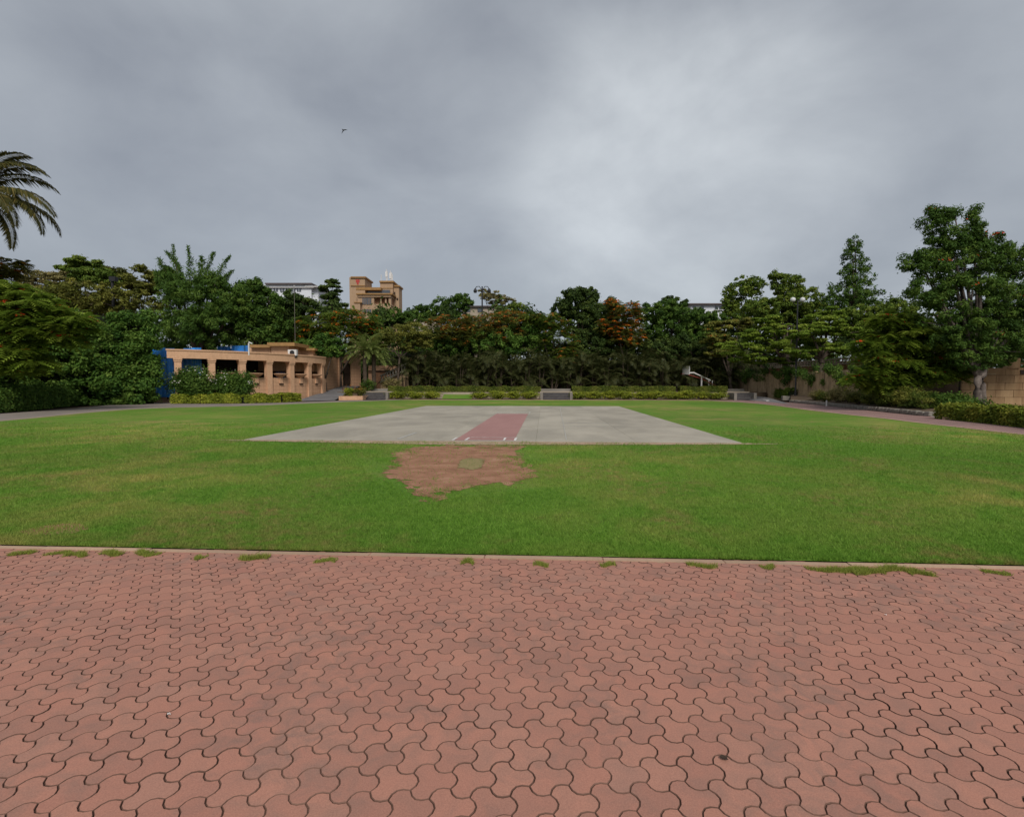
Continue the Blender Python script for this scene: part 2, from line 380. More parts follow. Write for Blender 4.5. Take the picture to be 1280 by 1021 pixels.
def npmesh(name, V, nper, tones=None, extra=None):
    """V: (nfaces*nper,3) unshared verts"""
    V = np.ascontiguousarray(V, dtype=np.float32).reshape(-1, 3); nv = len(V); nf = nv//nper
    me = bpy.data.meshes.new(name); me.vertices.add(nv); me.vertices.foreach_set('co', V.ravel())
    me.loops.add(nv); me.loops.foreach_set('vertex_index', np.arange(nv, dtype=np.int32))
    me.polygons.add(nf); me.polygons.foreach_set('loop_start', np.arange(0, nv, nper, dtype=np.int32))
    me.update(calc_edges=True)
    if tones is not None:
        a = me.attributes.new('tone', 'FLOAT', 'FACE'); a.data.foreach_set('value', np.ascontiguousarray(np.clip(tones, 0, 1), dtype=np.float32))
    return me
rng = np.random.default_rng(7)
def nrm(v): return v/np.maximum(np.linalg.norm(v, axis=1, keepdims=True), 1e-6)
def rdir(n): return nrm(rng.normal(size=(n, 3)))
def leafquads(P, Nn, L, W, droop=.0):
    n = len(P); t = np.cross(Nn, rdir(n)); t = nrm(t); t[:, 2] -= droop; t = nrm(t); b = nrm(np.cross(Nn, t)); nn = np.cross(t, b)
    L = np.asarray(L).reshape(-1, 1)*np.ones((n, 1)); W = np.asarray(W).reshape(-1, 1)*np.ones((n, 1))
    Q = np.empty((n, 4, 3))
    Q[:, 0] = P-t*L*.5; Q[:, 1] = P+b*W*.5+nn*W*.12; Q[:, 2] = P+t*L*.5; Q[:, 3] = P-b*W*.5+nn*W*.12
    return Q
def clump_leaves(C, RR, n, leaf, up=.5, aspect=.5, droop=.2, shell=.55, var=.35):
    """C (k,3) clump centres, RR (k,3) radii, n leaves each"""
    k = len(C); idx = np.repeat(np.arange(k), n); d = rdir(len(idx))
    r = (shell+(1-shell)*rng.random(len(idx)))*(.8+.4*rng.random(len(idx)))*np.where(rng.random(len(idx)) < .14, 1.0+.65*rng.random(len(idx)), 1)
    P = C[idx]+d*RR[idx]*r[:, None]
    Nn = nrm(d*.7+np.array([0, 0, up])+rng.normal(size=d.shape)*.45)
    Ls = leaf*(1-var+2*var*rng.random(len(idx)))
    Q = leafquads(P, Nn, Ls, Ls*aspect, droop)
    ct = rng.normal(.5, .2, k); tone = ct[idx]+rng.normal(0, .15, len(idx))
    return Q, tone
def feather_leaves(C, RR, n, length, up=.5, pairs=6, shell=.5):
    k = len(C); idx = np.repeat(np.arange(k), n); m = len(idx); d = rdir(m)
    d[:, 2] = np.abs(d[:, 2])*.9-.15*rng.random(m)
    r = shell+(1-shell)*rng.random(m)
    P = C[idx]+d*RR[idx]*r[:, None]
    out = nrm(d*np.array([1, 1, .25])+rng.normal(size=d.shape)*.35); out[:, 2] = out[:, 2]*.5-.12; out = nrm(out)
    side = nrm(np.cross(out, np.array([0, 0, 1.0])+rng.normal(size=d.shape)*.25)); upv = np.cross(side, out)
    Ls = length*(.7+.6*rng.random(m)); tone = rng.normal(.5, .18, k)[idx]+rng.normal(0, .14, m)
    tris = []; tt = []
    for j in range(pairs):
        f = (j+.4)/pairs; c = P+out*(Ls*f)[:, None]+np.array([0, 0, -1.0])*(Ls*f*f*.35)[:, None]
        wl = (Ls*.30*(1-.75*abs(f-.45)))[:, None]; hw = (Ls*.085)[:, None]
        for s in (-1, 1):
            T = np.empty((m, 3, 3)); T[:, 0] = c-out*hw; T[:, 1] = c+out*hw; T[:, 2] = c+side*s*wl+out*wl*.35-upv*wl*.25
            tris.append(T); tt.append(tone)
    return np.concatenate(tris), np.concatenate(tt)
def inside(n, c, r, power=.5):
    """n points in an ellipsoid, denser towards the outside"""
    d = rdir(n); q = rng.random(n)**(1/3*power+.05)
    return c+d*q[:, None]*r

def curve(p0, p1, bend, n=6):
    p0, p1 = Vector(p0), Vector(p1); m = (p0+p1)/2+Vector(bend)
    return [p0*(1-t)**2+m*2*t*(1-t)+p1*t*t for t in [i/(n-1) for i in range(n)]]
rnd = random.Random(11)

def tree(name, label, group, base, blobs, kind='broad', mat='leaf_mid', leaf=.28, leaves=9000, clump=.34, trunk=.2,
         bark='bark', D=None, flowers=None, fork=.35, up=.5, depth=.85, nclump=None, aspect=.5, flat=.55, limbs=True, droop=.2, lean=(0,0), plumes=None, twin=False):
    """base: world point of the foot. blobs: (px,py,rx,ry[,ddepth]) crown lobes at viewing depth D."""
    base = Vector(base); root = thing(name, label, 'tree', base, group)
    B = []
    for q in blobs:
        px, py, rx, ry = q[:4]; dd = q[4] if len(q) > 4 else 0
        c = at(px, py, D+dd); B.append((c, rx*mpp(D+dd), ry*mpp(D+dd)))
    tot = sum(rx*ry for _, rx, ry in B)
    Cs, Rs = [], []
    fwd = np.array(FW); rt = np.array((CR, SR, 0)); upv = np.array((0, 0, 1.0))
    for c, rx, ry in B:
        rc = .68*clump*min(rx, ry) if kind != 'umbrella' else .72*clump*rx
        rc = max(rc, .28)
        k = max(5, int((rx*ry)/(rc*rc)*1.7)) if not nclump else max(4, int(nclump*rx*ry/tot))
        d = rdir(k); q = .25+.75*rng.random(k)**.45
        inner = np.stack([rx-rc*.7, depth*rx-rc*.7, ry-rc*.6*(flat if kind == 'umbrella' else 1)]).clip(.1)
        l = d*q[:, None]*inner
        Cs.append(np.array(c)+l[:, :1]*rt+l[:, 1:2]*fwd+l[:, 2:]*upv)
        s = rc*(.7+.6*rng.random(k))
        Rs.append(np.stack([s*1.15, s*1.15, s*(flat if kind in ('umbrella', 'feather') else .85)], 1))
    leaf *= .95; leaves *= 2.1; C = np.concatenate(Cs); RR = np.concatenate(Rs); n = max(6, int(leaves/len(C)))
    # trunk and limbs
    mb = MB(); cen = sum((c*(rx*ry) for c, rx, ry in B), Vector())/tot
    low = min(c.z-ry for c, rx, ry in B)
    fz = base.z+max(1.0, (cen.z-base.z)*fork); fp = Vector((base.x+(cen.x-base.x)*.3+lean[0], base.y+(cen.y-base.y)*.3+lean[1], fz))
    mb.tube([base+Vector((0,0,-.15)), base+Vector((0,0,.12))]+curve(base+Vector((0,0,.3)), fp, (rnd.uniform(-.15,.15), rnd.uniform(-.15,.15), 0), 5), [trunk*1.5, trunk*1.25]+[trunk*(1.08-.07*i) for i in range(5)], 9)
    if twin:
        b2 = base+Vector((CR*.42, SR*.42, 0)); f2 = fp+Vector((.35,0,.5))
        mb.tube([b2-Vector((0,0,.15))]+curve(b2+Vector((0,0,.1)), f2, (-.3,-.1,0), 6), [trunk*1.2]+[trunk*(.95-.06*i) for i in range(6)], 9)
    tips = []
    for c, rx, ry in B:
        p = curve(fp-Vector((0,0,.1)), c+Vector((0,0,ry*.25)), (rnd.uniform(-.3,.3), rnd.uniform(-.3,.3), rnd.uniform(-.2,.5)), 7)
        mb.tube(p, [max(.02, trunk*.62*(1-.8*i/6)) for i in range(7)], 6); tips.append(p)
    if limbs:
        for i in rng.choice(len(C), min(len(C), 44), replace=False):
            c = Vector(C[i]); best = min(((c-q).length, q) for p in tips for q in p[2:])[1] if False else min((q for p in tips for q in p[2:]), key=lambda q: (c-q).length+max(0, q.z-c.z)*1.5)
            mb.tube(curve(best, c, (rnd.uniform(-.2,.2), rnd.uniform(-.2,.2), rnd.uniform(-.1,.2)), 4), [trunk*.2, trunk*.15, trunk*.1, trunk*.05], 5, False)
    mb.build('trunk', bark, root, True)
    if kind == 'feather':
        V, tn = feather_leaves(C, RR, max(3, n//8), leaf*1.1); me = npmesh('crown', V-np.array(base), 3, tn)
    else:
        V, tn = clump_leaves(C, RR, n, leaf, up, aspect, droop); me = npmesh('crown', V-np.array(base), 4, tn)
    if plumes:
        PV, PT = [V.reshape(-1, 4, 3)], [tn]
        for (x0, y0, x1, y1, wd_) in plumes:
            a_, b_ = at(x0, y0, D+rnd.uniform(-1.5,1.5)), at(x1, y1, D+rnd.uniform(-1.5,1.5)); cv = curve(a_, b_, (rnd.uniform(-.7,.7), 0, rnd.uniform(0,.5)), 9)
            mbp = MB().tube(cv, [.05*(1-.09*i) for i in range(9)], 5); mbp.build('branch', bark, root)
            m_ = 300; f_ = rng.random(m_)**1.25*8; i0 = np.clip(f_.astype(int), 0, 7); cvn = np.array([tuple(q) for q in cv]); q = cvn[i0]+(cvn[i0+1]-cvn[i0])*(f_-i0)[:, None]
            q = q+rng.normal(size=(m_, 3))*wd_*mpp(D)*(.85-.085*f_)[:, None]*np.array([1,1,.8])
            PV.append(leafquads(q, rdir(m_), .5*(.6+.8*rng.random(m_)), .085, .9)); PT.append(rng.normal(.5,.2,m_))
        V = np.concatenate(PV); tn = np.concatenate(PT); me = npmesh('crown', V-np.array(base), 4, tn)
    meshobj('crown', me, mat, root)
    if flowers:
        fm, share, per, size = flowers
        pick = rng.random(len(C)) < share
        # clusters sit on the outer top side of the clumps
        if pick.sum() == 0: pick[0] = True
        k = pick.sum(); idx = np.repeat(np.arange(k), per); d = rdir(len(idx)); d[:, 2] = np.abs(d[:, 2])
        P = C[pick][idx]+d*RR[pick][idx]*1.02
        Q = leafquads(P, nrm(d+np.array([0,0,.6])), size*(.6+.8*rng.random(len(idx))), size*.8)
        meshobj('flowers', npmesh('flowers', Q-np.array(base), 4, rng.normal(.5, .25, len(idx))), fm, root)['kind'] = 'stuff'
    return root

def bush(name, label, cat, group, base, size, mat, leaf=.12, n=1500, aspect=.5, up=.5, flowers=None, clumps=14, pot=None):
    base = Vector(base); root = thing(name, label, cat, base, group)
    c = np.array((0, 0, size[2]*.52)); r = np.array((size[0]/2, size[1]/2, size[2]*.5))
    C = inside(clumps, c, r*.74, .6); C[:, 2] = np.maximum(C[:, 2], size[2]*.2)
    RR = np.ones((clumps, 3))*r*np.array([.46, .46, .44])*(.8+.4*rng.random((clumps, 1)))
    V, tn = clump_leaves(C, RR, n//clumps, leaf, up, aspect, .1, .4)
    V[:, :, 2] = np.maximum(V[:, :, 2], .01)
    meshobj('foliage', npmesh('foliage', V, 4, tn), mat, root)
    mb = MB()
    for i in range(7):
        mb.tube(curve((rnd.uniform(-.06,.06), rnd.uniform(-.06,.06), -.05), Vector(C[i % clumps]), (0,0,.05), 4), [.03, .024, .016, .008], 5)
    mb.build('stems', 'bark', root, org=(0,0,0))
    if flowers:
        k = flowers[1]; d = rdir(k); d[:, 2] = np.abs(d[:, 2])*.9
        P = c+d*r*1.0
        Q = leafquads(np.repeat(P, 3, 0)+rng.normal(size=(k*3, 3))*flowers[2]*.4, nrm(np.repeat(d, 3, 0)+rdir(k*3)*.5), flowers[2], flowers[2])
        meshobj('flowers', npmesh('flowers', Q, 4, rng.random(k*3)), flowers[0], root)['kind'] = 'stuff'
    return root
def dup(root, loc, rz=0, sc=(1,1,1), label=None):
    r = root.copy(); COL.objects.link(r); r.location = loc; r.rotation_euler = (0,0,rz); r.scale = sc
    if label: r['label'] = label
    for ch in list(root.children):
        c = ch.copy(); COL.objects.link(c); c.parent = r
        for g in ch.children:
            d = g.copy(); COL.objects.link(d); d.parent = c
    return r
def hedge(name, label, group, line, width, z0, z1, mat, leaf=.1, dens=900, wob=.06, mounds=0, lump=.5):
    """clipped hedge along a polyline of world points; leaves over its surface and a dark twiggy core"""
    pts = [Vector((p[0], p[1], z0)) for p in line]; root = thing(name, label, 'hedge', pts[0], group)
    seg = [(pts[i+1]-pts[i]) for i in range(len(pts)-1)]; Ls = np.array([s.length for s in seg]); tot = Ls.sum()
    h = z1-z0; per = 2*h+width; n = int(tot*per*dens)
    u = rng.random(n)*tot; cum = np.concatenate([[0], np.cumsum(Ls)]); i = np.clip(np.searchsorted(cum, u, side='right')-1, 0, len(seg)-1)
    f = (u-cum[i])/Ls[i]
    A = np.array([tuple(p) for p in pts]); T = nrm(A[1:]-A[:-1]); S2 = np.stack([-T[:, 1], T[:, 0], 0*T[:, 0]], 1)
    P0 = A[i]+(A[i+1]-A[i])*f[:, None]; sd_ = S2[i]
    q = rng.random(n)*per
    side = np.where(q < h, -width/2, np.where(q < h+width, q-h-width/2, width/2))
    zz_ = np.where(q < h, q, np.where(q < h+width, h, per-q))
    lum = 1+lump*.18*np.sin(u*2.1+1.3*np.sin(u*.9))+lump*.12*np.sin(u*5.3+q*2)
    if mounds: lum = lum*(.72+.36*np.abs(np.sin(u*math.pi/mounds)))
    zz2 = zz_*np.where(zz_ > h*.3, lum, 1)+rng.normal(0, wob, n); side2 = side*(.92+.08*lum)+rng.normal(0, wob, n)
    P = P0+sd_*side2[:, None]; P[:, 2] = z0+np.maximum(zz2, .01)
    nor = np.where((q < h)[:, None], -sd_, np.where((q < h+width)[:, None], np.array([0, 0, 1.0]), sd_))
    nor = nrm(nor+rng.normal(size=(n, 3))*.55+np.array([0, 0, .3]))
    Ln = leaf*(.65+.7*rng.random(n)); Q = leafquads(P, nor, Ln, Ln*.55, .1)
    tn = .5+.16*np.sin(u*3.1)+rng.normal(0, .2, n)
    meshobj('foliage', npmesh('foliage', Q-np.array(tuple(pts[0])), 4, tn), mat, root)
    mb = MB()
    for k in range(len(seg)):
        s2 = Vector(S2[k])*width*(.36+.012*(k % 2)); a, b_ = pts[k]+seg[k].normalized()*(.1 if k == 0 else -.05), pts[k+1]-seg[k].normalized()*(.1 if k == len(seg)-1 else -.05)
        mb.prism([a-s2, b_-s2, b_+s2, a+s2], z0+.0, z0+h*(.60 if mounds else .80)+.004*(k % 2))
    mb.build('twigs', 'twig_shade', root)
    return root

# ------------------------------------------------------------------ ground, terrace paving, lawn, paths
def sheet(name, poly, z, mat, loc=(0,0,0)):
    bm = bmesh.new(); vs = [bm.verts.new((p[0], p[1], z if len(p) < 3 or z is not None else p[2])) for p in poly]
    es = [bm.edges.new((vs[k], vs[(k+1) % len(vs)])) for k in range(len(vs))]
    bmesh.ops.triangle_fill(bm, use_beauty=True, edges=es); bmesh.ops.recalc_face_normals(bm, faces=bm.faces)
    for f in bm.faces:
        if f.normal.z < 0: f.normal_flip()
    me = bpy.data.meshes.new(name); bm.to_mesh(me); bm.free()
    return struct(meshobj(name, me, mat))
sheet('ground', [(-700,-60), (700,-60), (700,900), (-700,900)], -.06, 'soil')
EDGE = gp(640, 699).y
sheet('paving_bed', [(-14,-5), (14,-5), (14,EDGE+.1), (-14,EDGE+.1)], -.009, 'joint_sand_shade')

def smooth_poly(pts, n=4):
    o = []
    P = [Vector(p[:2]) for p in pts]
    for i in range(len(P)-1):
        a, b, c, d = P[max(i-1,0)], P[i], P[i+1], P[min(i+2,len(P)-1)]
        for k in range(n):
            t = k/n
            o.append(.5*((2*b)+(c-a)*t+(2*a-5*b+4*c-d)*t*t+(3*b-a-3*c+d)*t**3))
    o.append(P[-1]); return o
FAR = gp(690, 500.3).y
left_in = smooth_poly([(-21.5,EDGE+.1), (-22.5,12)] + [gp(*q) for q in ((0,526.8), (100,517), (160,512), (210,510), (260,508.7), (310,507.5), (370,505), (430,502.5))]+[(gp(500,500.5).x, FAR)])
right_in = smooth_poly([(gp(880,500.6).x, FAR), gp(925,503)]+[gp(*q) for q in ((960,506.2), (1000,511.5), (1050,517.6), (1100,523), (1140,528), (1200,535), (1280,544))]+[(15.8, 10), (15, EDGE+.1)])
LAWN = [Vector((-21.5, EDGE+.1))] + left_in[1:] + right_in
lawn = sheet('lawn', [(p.x, p.y) for p in LAWN], .012, 'lawn')

# ring of paths outside the lawn
def strip(name, a, b, z, mat, za=None, zb=None):
    n = min(len(a), len(b)); mb = MB()
    for k in range(n-1):
        mb.face([(a[k].x,a[k].y,z), (b[k].x,b[k].y,z), (b[k+1].x,b[k+1].y,z), (a[k+1].x,a[k+1].y,z)])
    o = mb.build(name, mat); bm = bmesh.new(); bm.from_mesh(o.data)
    for f in bm.faces:
        if f.normal.z < 0: f.normal_flip()
    bm.to_mesh(o.data); bm.free(); return struct(o)
def offset(pl, d):
    o = []
    for k in range(len(pl)):
        t = (pl[min(k+1, len(pl)-1)]-pl[max(k-1, 0)]).normalized(); o.append(pl[k]+Vector((-t.y, t.x))*d)
    return o
left_out = smooth_poly([(-24,EDGE+.1), (-25.5,12)]+[gp(*q) for q in ((0,517), (75,512), (130,507), (175,503.8), (250,503.4), (310,503.2), (365,502.9), (420,500.9))]+[(gp(500,499.4).x, FAR+1.3)])
strip('path', left_in, left_out, .002, 'grey_path')
strip('path', right_in, offset(right_in, 4.2), .003, 'pink_path')
strip('path', [Vector((left_in[-1].x-1, FAR)), Vector((right_in[0].x+1.5, FAR))], [Vector((left_in[-1].x-1, FAR+1.5)), Vector((right_in[0].x+1.5, FAR+1.5))], -.002, 'pink_path')
# thin kerb edging between lawn and path
def edging(name, pl, wdt, z0, z1, mat, piece, gap=.012):
    root = struct(link(bpy.data.objects.new(name, None)))
    L_ = [0]
    for k in range(1, len(pl)): L_.append(L_[-1]+(pl[k]-pl[k-1]).length)
    def pos(s):
        for k in range(1, len(pl)):
            if s <= L_[k] or k == len(pl)-1:
                f = (s-L_[k-1])/max(1e-6, L_[k]-L_[k-1]); return pl[k-1].lerp(pl[k], f)
    n = max(1, int(L_[-1]/piece)); me = None
    for i in range(n):
        a, b = pos(L_[-1]*i/n), pos(L_[-1]*(i+1)/n); c = (a+b)/2; d = b-a
        mb = MB().box((0,0,0), (d.length-gap, wdt, z1-z0)); o = mb.build('kerb_stone', mat, root, org=(0,0,0))
        o.location = (c.x, c.y, (z0+z1)/2+rnd.uniform(-.003,.003)); o.rotation_euler = (0, 0, math.atan2(d.y, d.x)+rnd.uniform(-.004,.004))
    return root
edging('kerb', [Vector((-9.5, EDGE+.05)), Vector((9.5, EDGE+.05))], .08, -.05, .006, 'kerb', 1.1)
strip('kerb_edge', left_in, offset(left_in, .13), .03, 'kerb'); strip('kerb_edge', right_in, offset(right_in, .16), .03, 'kerb')
mbk = MB().box(((left_in[-1].x+right_in[0].x)/2, FAR+.1, 0), (right_in[0].x-left_in[-1].x, .16, .09)); struct(mbk.build('kerb_edge', 'kerb'))

# interlocking three-lobed pavers
HX = .0935; ROT = R(6.0)
def paver_outline(gap=.0018, seg=4, inset=0.0):
    pts = []
    for e_ in range(6):
        mid = R(60*e_); s_ = 1 if e_ % 2 == 0 else -1
        a0, a1 = mid-R(30), mid+R(30); A = Vector((math.cos(a0), math.sin(a0)))*HX; B_ = Vector((math.cos(a1), math.sin(a1)))*HX
        nrm_ = Vector((math.cos(mid), math.sin(mid)))
        for k in range(seg):
            t = k/seg; sag = HX*.285*s_*math.sin(math.pi*t)**.9 if 0 < t < 1 else 0
            pts.append(A.lerp(B_, t)+nrm_*sag)
    # inset along vertex normals
    o = []; n = len(pts)
    for k in range(n):
        t = (pts[(k+1) % n]-pts[k-1]).normalized(); o.append(pts[k]-Vector((t.y, -t.x))*(gap+inset))
    return o
o0, o1 = paver_outline(), paver_outline(inset=.0026)
npv = len(o0)
pv = [(p.x, p.y, -.03) for p in o0]+[(p.x, p.y, -.0035) for p in o0]+[(p.x, p.y, 0) for p in o1]
pf = [tuple(2*npv+k for k in range(npv))]+[(r*npv+k, r*npv+(k+1) % npv, (r+1)*npv+(k+1) % npv, (r+1)*npv+k) for r in (0,1) for k in range(npv)]
pme = bpy.data.meshes.new('paver'); pme.from_pydata(pv, [], pf); pme.update()
pme.materials.append(MAT['paver']); pme.materials.append(MAT['joint_sand_shade']); pmi = [0]+[1]*(2*npv); pme.polygons.foreach_set('material_index', pmi)  # sides and bevels take the dark sand tone: gap shade painted into colour
paving = struct(link(bpy.data.objects.new('paving', None)))
pa = Vector((math.cos(ROT), math.sin(ROT)))*HX*math.sqrt(3); pb = Vector((math.cos(ROT+R(60)), math.sin(ROT+R(60))))*HX*math.sqrt(3)
cells = []
for i in range(-180, 181):
    for j in range(-80, 80):
        p = pa*i+pb*j
        if 0.6 < p.y < EDGE+.085 and abs(p.x) < 8.6:
            v = Matrix(RM).transposed() @ Vector((p.x, p.y, -EYE)); 
            if -v.z < .3: continue
            u_, w_ = CX+F*v.x/-v.z, CY-F*v.y/-v.z
            vis = -40 < u_ < 1320 and w_ < 1050
            if vis or (abs(p.x) < 7.5 and p.y > .9): cells.append((not (vis and w_ < 1021), -w_, p, vis))
cells.sort(key=lambda q: (q[0], q[1]))
for k, (a_, b_, p, vis) in enumerate(cells[:300]):
    o = link(bpy.data.objects.new('paver', pme)); o.parent = paving
    if not pme.materials: pme.materials.append(MAT['paver'])
    o.location = (p.x, p.y, rnd.uniform(-.0016, .0012)); o.rotation_euler = (rnd.gauss(0,.005), rnd.gauss(0,.005), ROT+rnd.gauss(0,.006))
rest = cells[300:]
base_v = np.array(pv); ca, sa = math.cos(ROT), math.sin(ROT); rot = np.array(((ca,-sa,0),(sa,ca,0),(0,0,1)))
bv = base_v @ rot.T; allv, allf, rr = [], [], []
for k, (_, _, p, _) in enumerate(rest):
    tz = rng.normal(0, .005, 2); q = bv+np.array((p.x, p.y, rnd.uniform(-.0016,.0012))); q[:, 2] += bv[:, 0]*tz[0]+bv[:, 1]*tz[1]
    allv.append(q); allf += [tuple(i_+k*len(bv) for i_ in f) for f in pf]; rr += [rnd.random()]*len(pf)
fm = bpy.data.meshes.new('paver_field'); fm.from_pydata(np.concatenate(allv).tolist(), [], allf)
a = fm.attributes.new('rnd', 'FLOAT', 'FACE'); a.data.foreach_set('value', rr); fm.update()
fm.materials.append(MAT['paver_field']); fm.materials.append(MAT['joint_sand_shade']); fm.polygons.foreach_set('material_index', pmi*len(rest))  # same darkened sides and bevels, shading the joints by colour
o = meshobj('paver_field', fm, 'paver_field', paving); o['kind'] = 'stuff'

# concrete cricket slab: panels, red strip, creases
sl = [gp(301,549.5), gp(924,556.2), gp(778,508.9), gp(540,507.2)]
SX0, SX1 = (sl[0].x+sl[3].x)/2, (sl[1].x+sl[2].x)/2; SY0, SY1 = (sl[0].y+sl[1].y)/2, (sl[2].y+sl[3].y)/2
slab = struct(link(bpy.data.objects.new('concrete_slab', None))); nx, ny = 5, 5
pw, ph = (SX1-SX0)/nx, (SY1-SY0)/ny; pm = None
for i in range(nx):
    for j in range(ny):
        mb = MB().box((0,0,0), (pw-.005, ph-.005, .08)) if pm is None else None
        if pm is None: o = mb.build('panel', 'slab', slab, org=(0,0,0)); pm = o.data
        else: o = link(bpy.data.objects.new('panel', pm)); o.parent = slab
        o.location = (SX0+pw*(i+.5), SY0+ph*(j+.5), -.005+rnd.uniform(0,.002))
ZS = .037+.004
st0, st1 = gp(571,551.5), gp(645,552.3); st2, st3 = gp(659,518), gp(620,517.6)
RX0, RX1 = (st0.x+st3.x)/2, (st1.x+st2.x)/2; RY0, RY1 = SY0+.12, (st2.y+st3.y)/2
struct(MB().face([(RX0,RY0,ZS),(RX1,RY0,ZS),(RX1,RY1,ZS),(RX0,RY1,ZS)]) or MB().face([(0,0,0)]*3)) if False else None
mb = MB(); mb.face([(RX0,RY0,ZS),(RX1,RY0,ZS),(RX1,RY1,ZS),(RX0,RY1,ZS)]); struct(mb.build('pitch_strip', 'red_paint'))
def line(name, x0, y0, x1, y1, wd, mat='white_paint', z=ZS+.004):
    a, b = Vector((x0,y0)), Vector((x1,y1)); t = (b-a).normalized(); s = Vector((-t.y,t.x))*wd/2
    mb = MB(); mb.face([(q.x,q.y,z) for q in (a-s, b-s, b+s, a+s)])
    return mb.build(name, mat, marks, org=(0,0,0))
marks = struct(link(bpy.data.objects.new('crease_marking', None)))
wS = RX1-RX0
line('return_crease', RX0-.05, RY0, RX0-.05, RY0+.75, .07); line('return_crease', RX0+.32, RY0+.02, RX0+.32, RY0+.75, .07)
line('return_crease', RX1-.30, RY0+.02, RX1-.30, RY0+.80, .06); line('return_crease', RX1+.02, RY0, RX1+.02, RY0+.85, .07)
line('popping_crease', RX0+.36, RY0+.78, RX1+.05, RY0+.78, .05, z=ZS+.006); line('bowling_crease', RX0+.34, RY0+.03, RX1-.06, RY0+.03, .04, z=ZS+.006)
line('popping_crease', RX0-.1, RY1-.12, RX1+.1, RY1-.12, .10); line('bowling_crease', RX0-.1, RY1+1.6, RX1+.1, RY1+1.6, .10)
line('return_crease', RX0-.05, RY1-.05, RX0-.05, RY1+1.6, .06, 'worn_line', ZS+.002); line('return_crease', RX1+.05, RY1-.05, RX1+.05, RY1+1.6, .06, 'worn_line', ZS+.002)
q0, q1 = gp(700,529.5), gp(762,530.5); line('old_line', q0.x, q0.y, q1.x, q1.y, .10, 'worn_line', ZS)
q0, q1 = gp(700,534), gp(760,534); line('old_line', q0.x, q0.y, q1.x, q1.y, .07, 'worn_line', ZS)
q0, q1 = gp(498,550), gp(520,542); line('old_line', q0.x, q0.y, q1.x, q1.y, .12, 'worn_line', ZS)
q0, q1 = gp(700,510), gp(708,551); line('old_line', q0.x, q0.y, q1.x, q1.y, .03, 'worn_line', ZS)

# bare earth on the lawn
def earth(name, outline, mat, z, fade):
    pts = smooth_poly(outline+[outline[0]], 5)[:-1]; c = sum(pts, Vector((0,0)))/len(pts)
    me = bpy.data.meshes.new(name); v = [(c.x,c.y,z)]; f = []; n = len(pts); ed = [1.0]
    rings = (.35, .62, .82, 1.04, 1.32)
    for r_, e_ in zip(rings, (1.0, .95, .68, .38, -.15)):
        for p in pts: q = c.lerp(p, r_); v.append((q.x, q.y, z)); ed.append(e_)
    for k in range(n):
        k2 = (k+1) % n; f.append((0, 1+k, 1+k2))
        for r_ in range(len(rings)-1): f.append((1+r_*n+k, 1+(r_+1)*n+k, 1+(r_+1)*n+k2, 1+r_*n+k2))
    me.from_pydata(v, [], f); at_ = me.attributes.new('edge', 'FLOAT', 'POINT'); at_.data.foreach_set('value', ed); me.update()
    bm = bmesh.new(); bm.from_mesh(me); bmesh.ops.recalc_face_normals(bm, faces=bm.faces)
    for q in bm.faces:
        if q.normal.z < 0: q.normal_flip()
    bm.to_mesh(me); bm.free()
    return struct(meshobj(name, me, mat)), pts
dirt_px = [(497,566), (530,560), (585,558.5), (648,559.5), (640,568), (655,580), (664,592), (648,604), (610,606), (575,612), (556,622), (525,620), (515,610), (505,600), (484,597), (492,584)]
_, dirt_poly = earth('dirt_patch', [gp(*q) for q in dirt_px], 'dirt', .018, .1)
earth('dirt_strip', [Vector((SX0-.3, SY0-.10)), Vector((SX0+3, SY0-.45)), Vector((SX0+6, SY0-.75)), Vector((SX0+9, SY0-.62)), Vector((SX1-2, SY0-.4)), Vector((SX1+.2, SY0-.08)), Vector((SX1-3, SY0+.05)), Vector((SX0+3, SY0+.05))], 'sandy', .022, .1)
earth('worn_grass', [gp(*q) for q in ((572,586), (578,575), (604,575), (598,588))], 'dry_turf', .023, .1)
earth('dirt_patch', [gp(*q) for q in ((40,662), (90,655), (110,664), (70,670), (30,668))], 'dirt', .018, .1)

# short grass standing on the lawn
def in_poly(P, poly):
    x, y = P[:, 0], P[:, 1]; c = np.zeros(len(P), bool); n = len(poly); j = n-1
    for i in range(n):
        xi, yi, xj, yj = poly[i].x, poly[i].y, poly[j].x, poly[j].y
        hit = ((yi > y) != (yj > y)) & (x < (xj-xi)*(y-yi)/(yj-yi+1e-12)+xi); c ^= hit; j = i
    return c
def blades(P, hgt, wd, tone=None):
    n = len(P); a = rng.random(n)*2*math.pi; s = np.stack([np.cos(a), np.sin(a), 0*a], 1)
    lean = rng.normal(size=(n, 3))*.55; lean[:, 2] = 1; tip = P+lean*(hgt*(.5+rng.random(n)))[:, None]
    T = np.empty((n, 3, 3)); T[:, 0] = P-s*wd[:, None]; T[:, 1] = P+s*wd[:, None]; T[:, 2] = tip
    return T
n = 640000
Y = EDGE+.075+(rng.random(n)**2.0)*17; X = (rng.random(n)*2-1)*(Y*1.06+1.2)
P = np.stack([X, Y, np.full(n, .012)], 1)
wx = sum(a_*np.sin(X*f_+Y*f_*.7+ph_) for a_, f_, ph_ in ((.30,2.1,0), (.22,5.3,1), (.16,11,2), (.08,27,3))); wy = sum(a_*np.sin(Y*f_-X*f_*.6+ph_) for a_, f_, ph_ in ((.26,2.4,.5), (.2,6.1,1.5), (.14,13,2.5)))
Pw = P+np.stack([wx, wy, 0*wx], 1)+rng.normal(size=P.shape)*.10
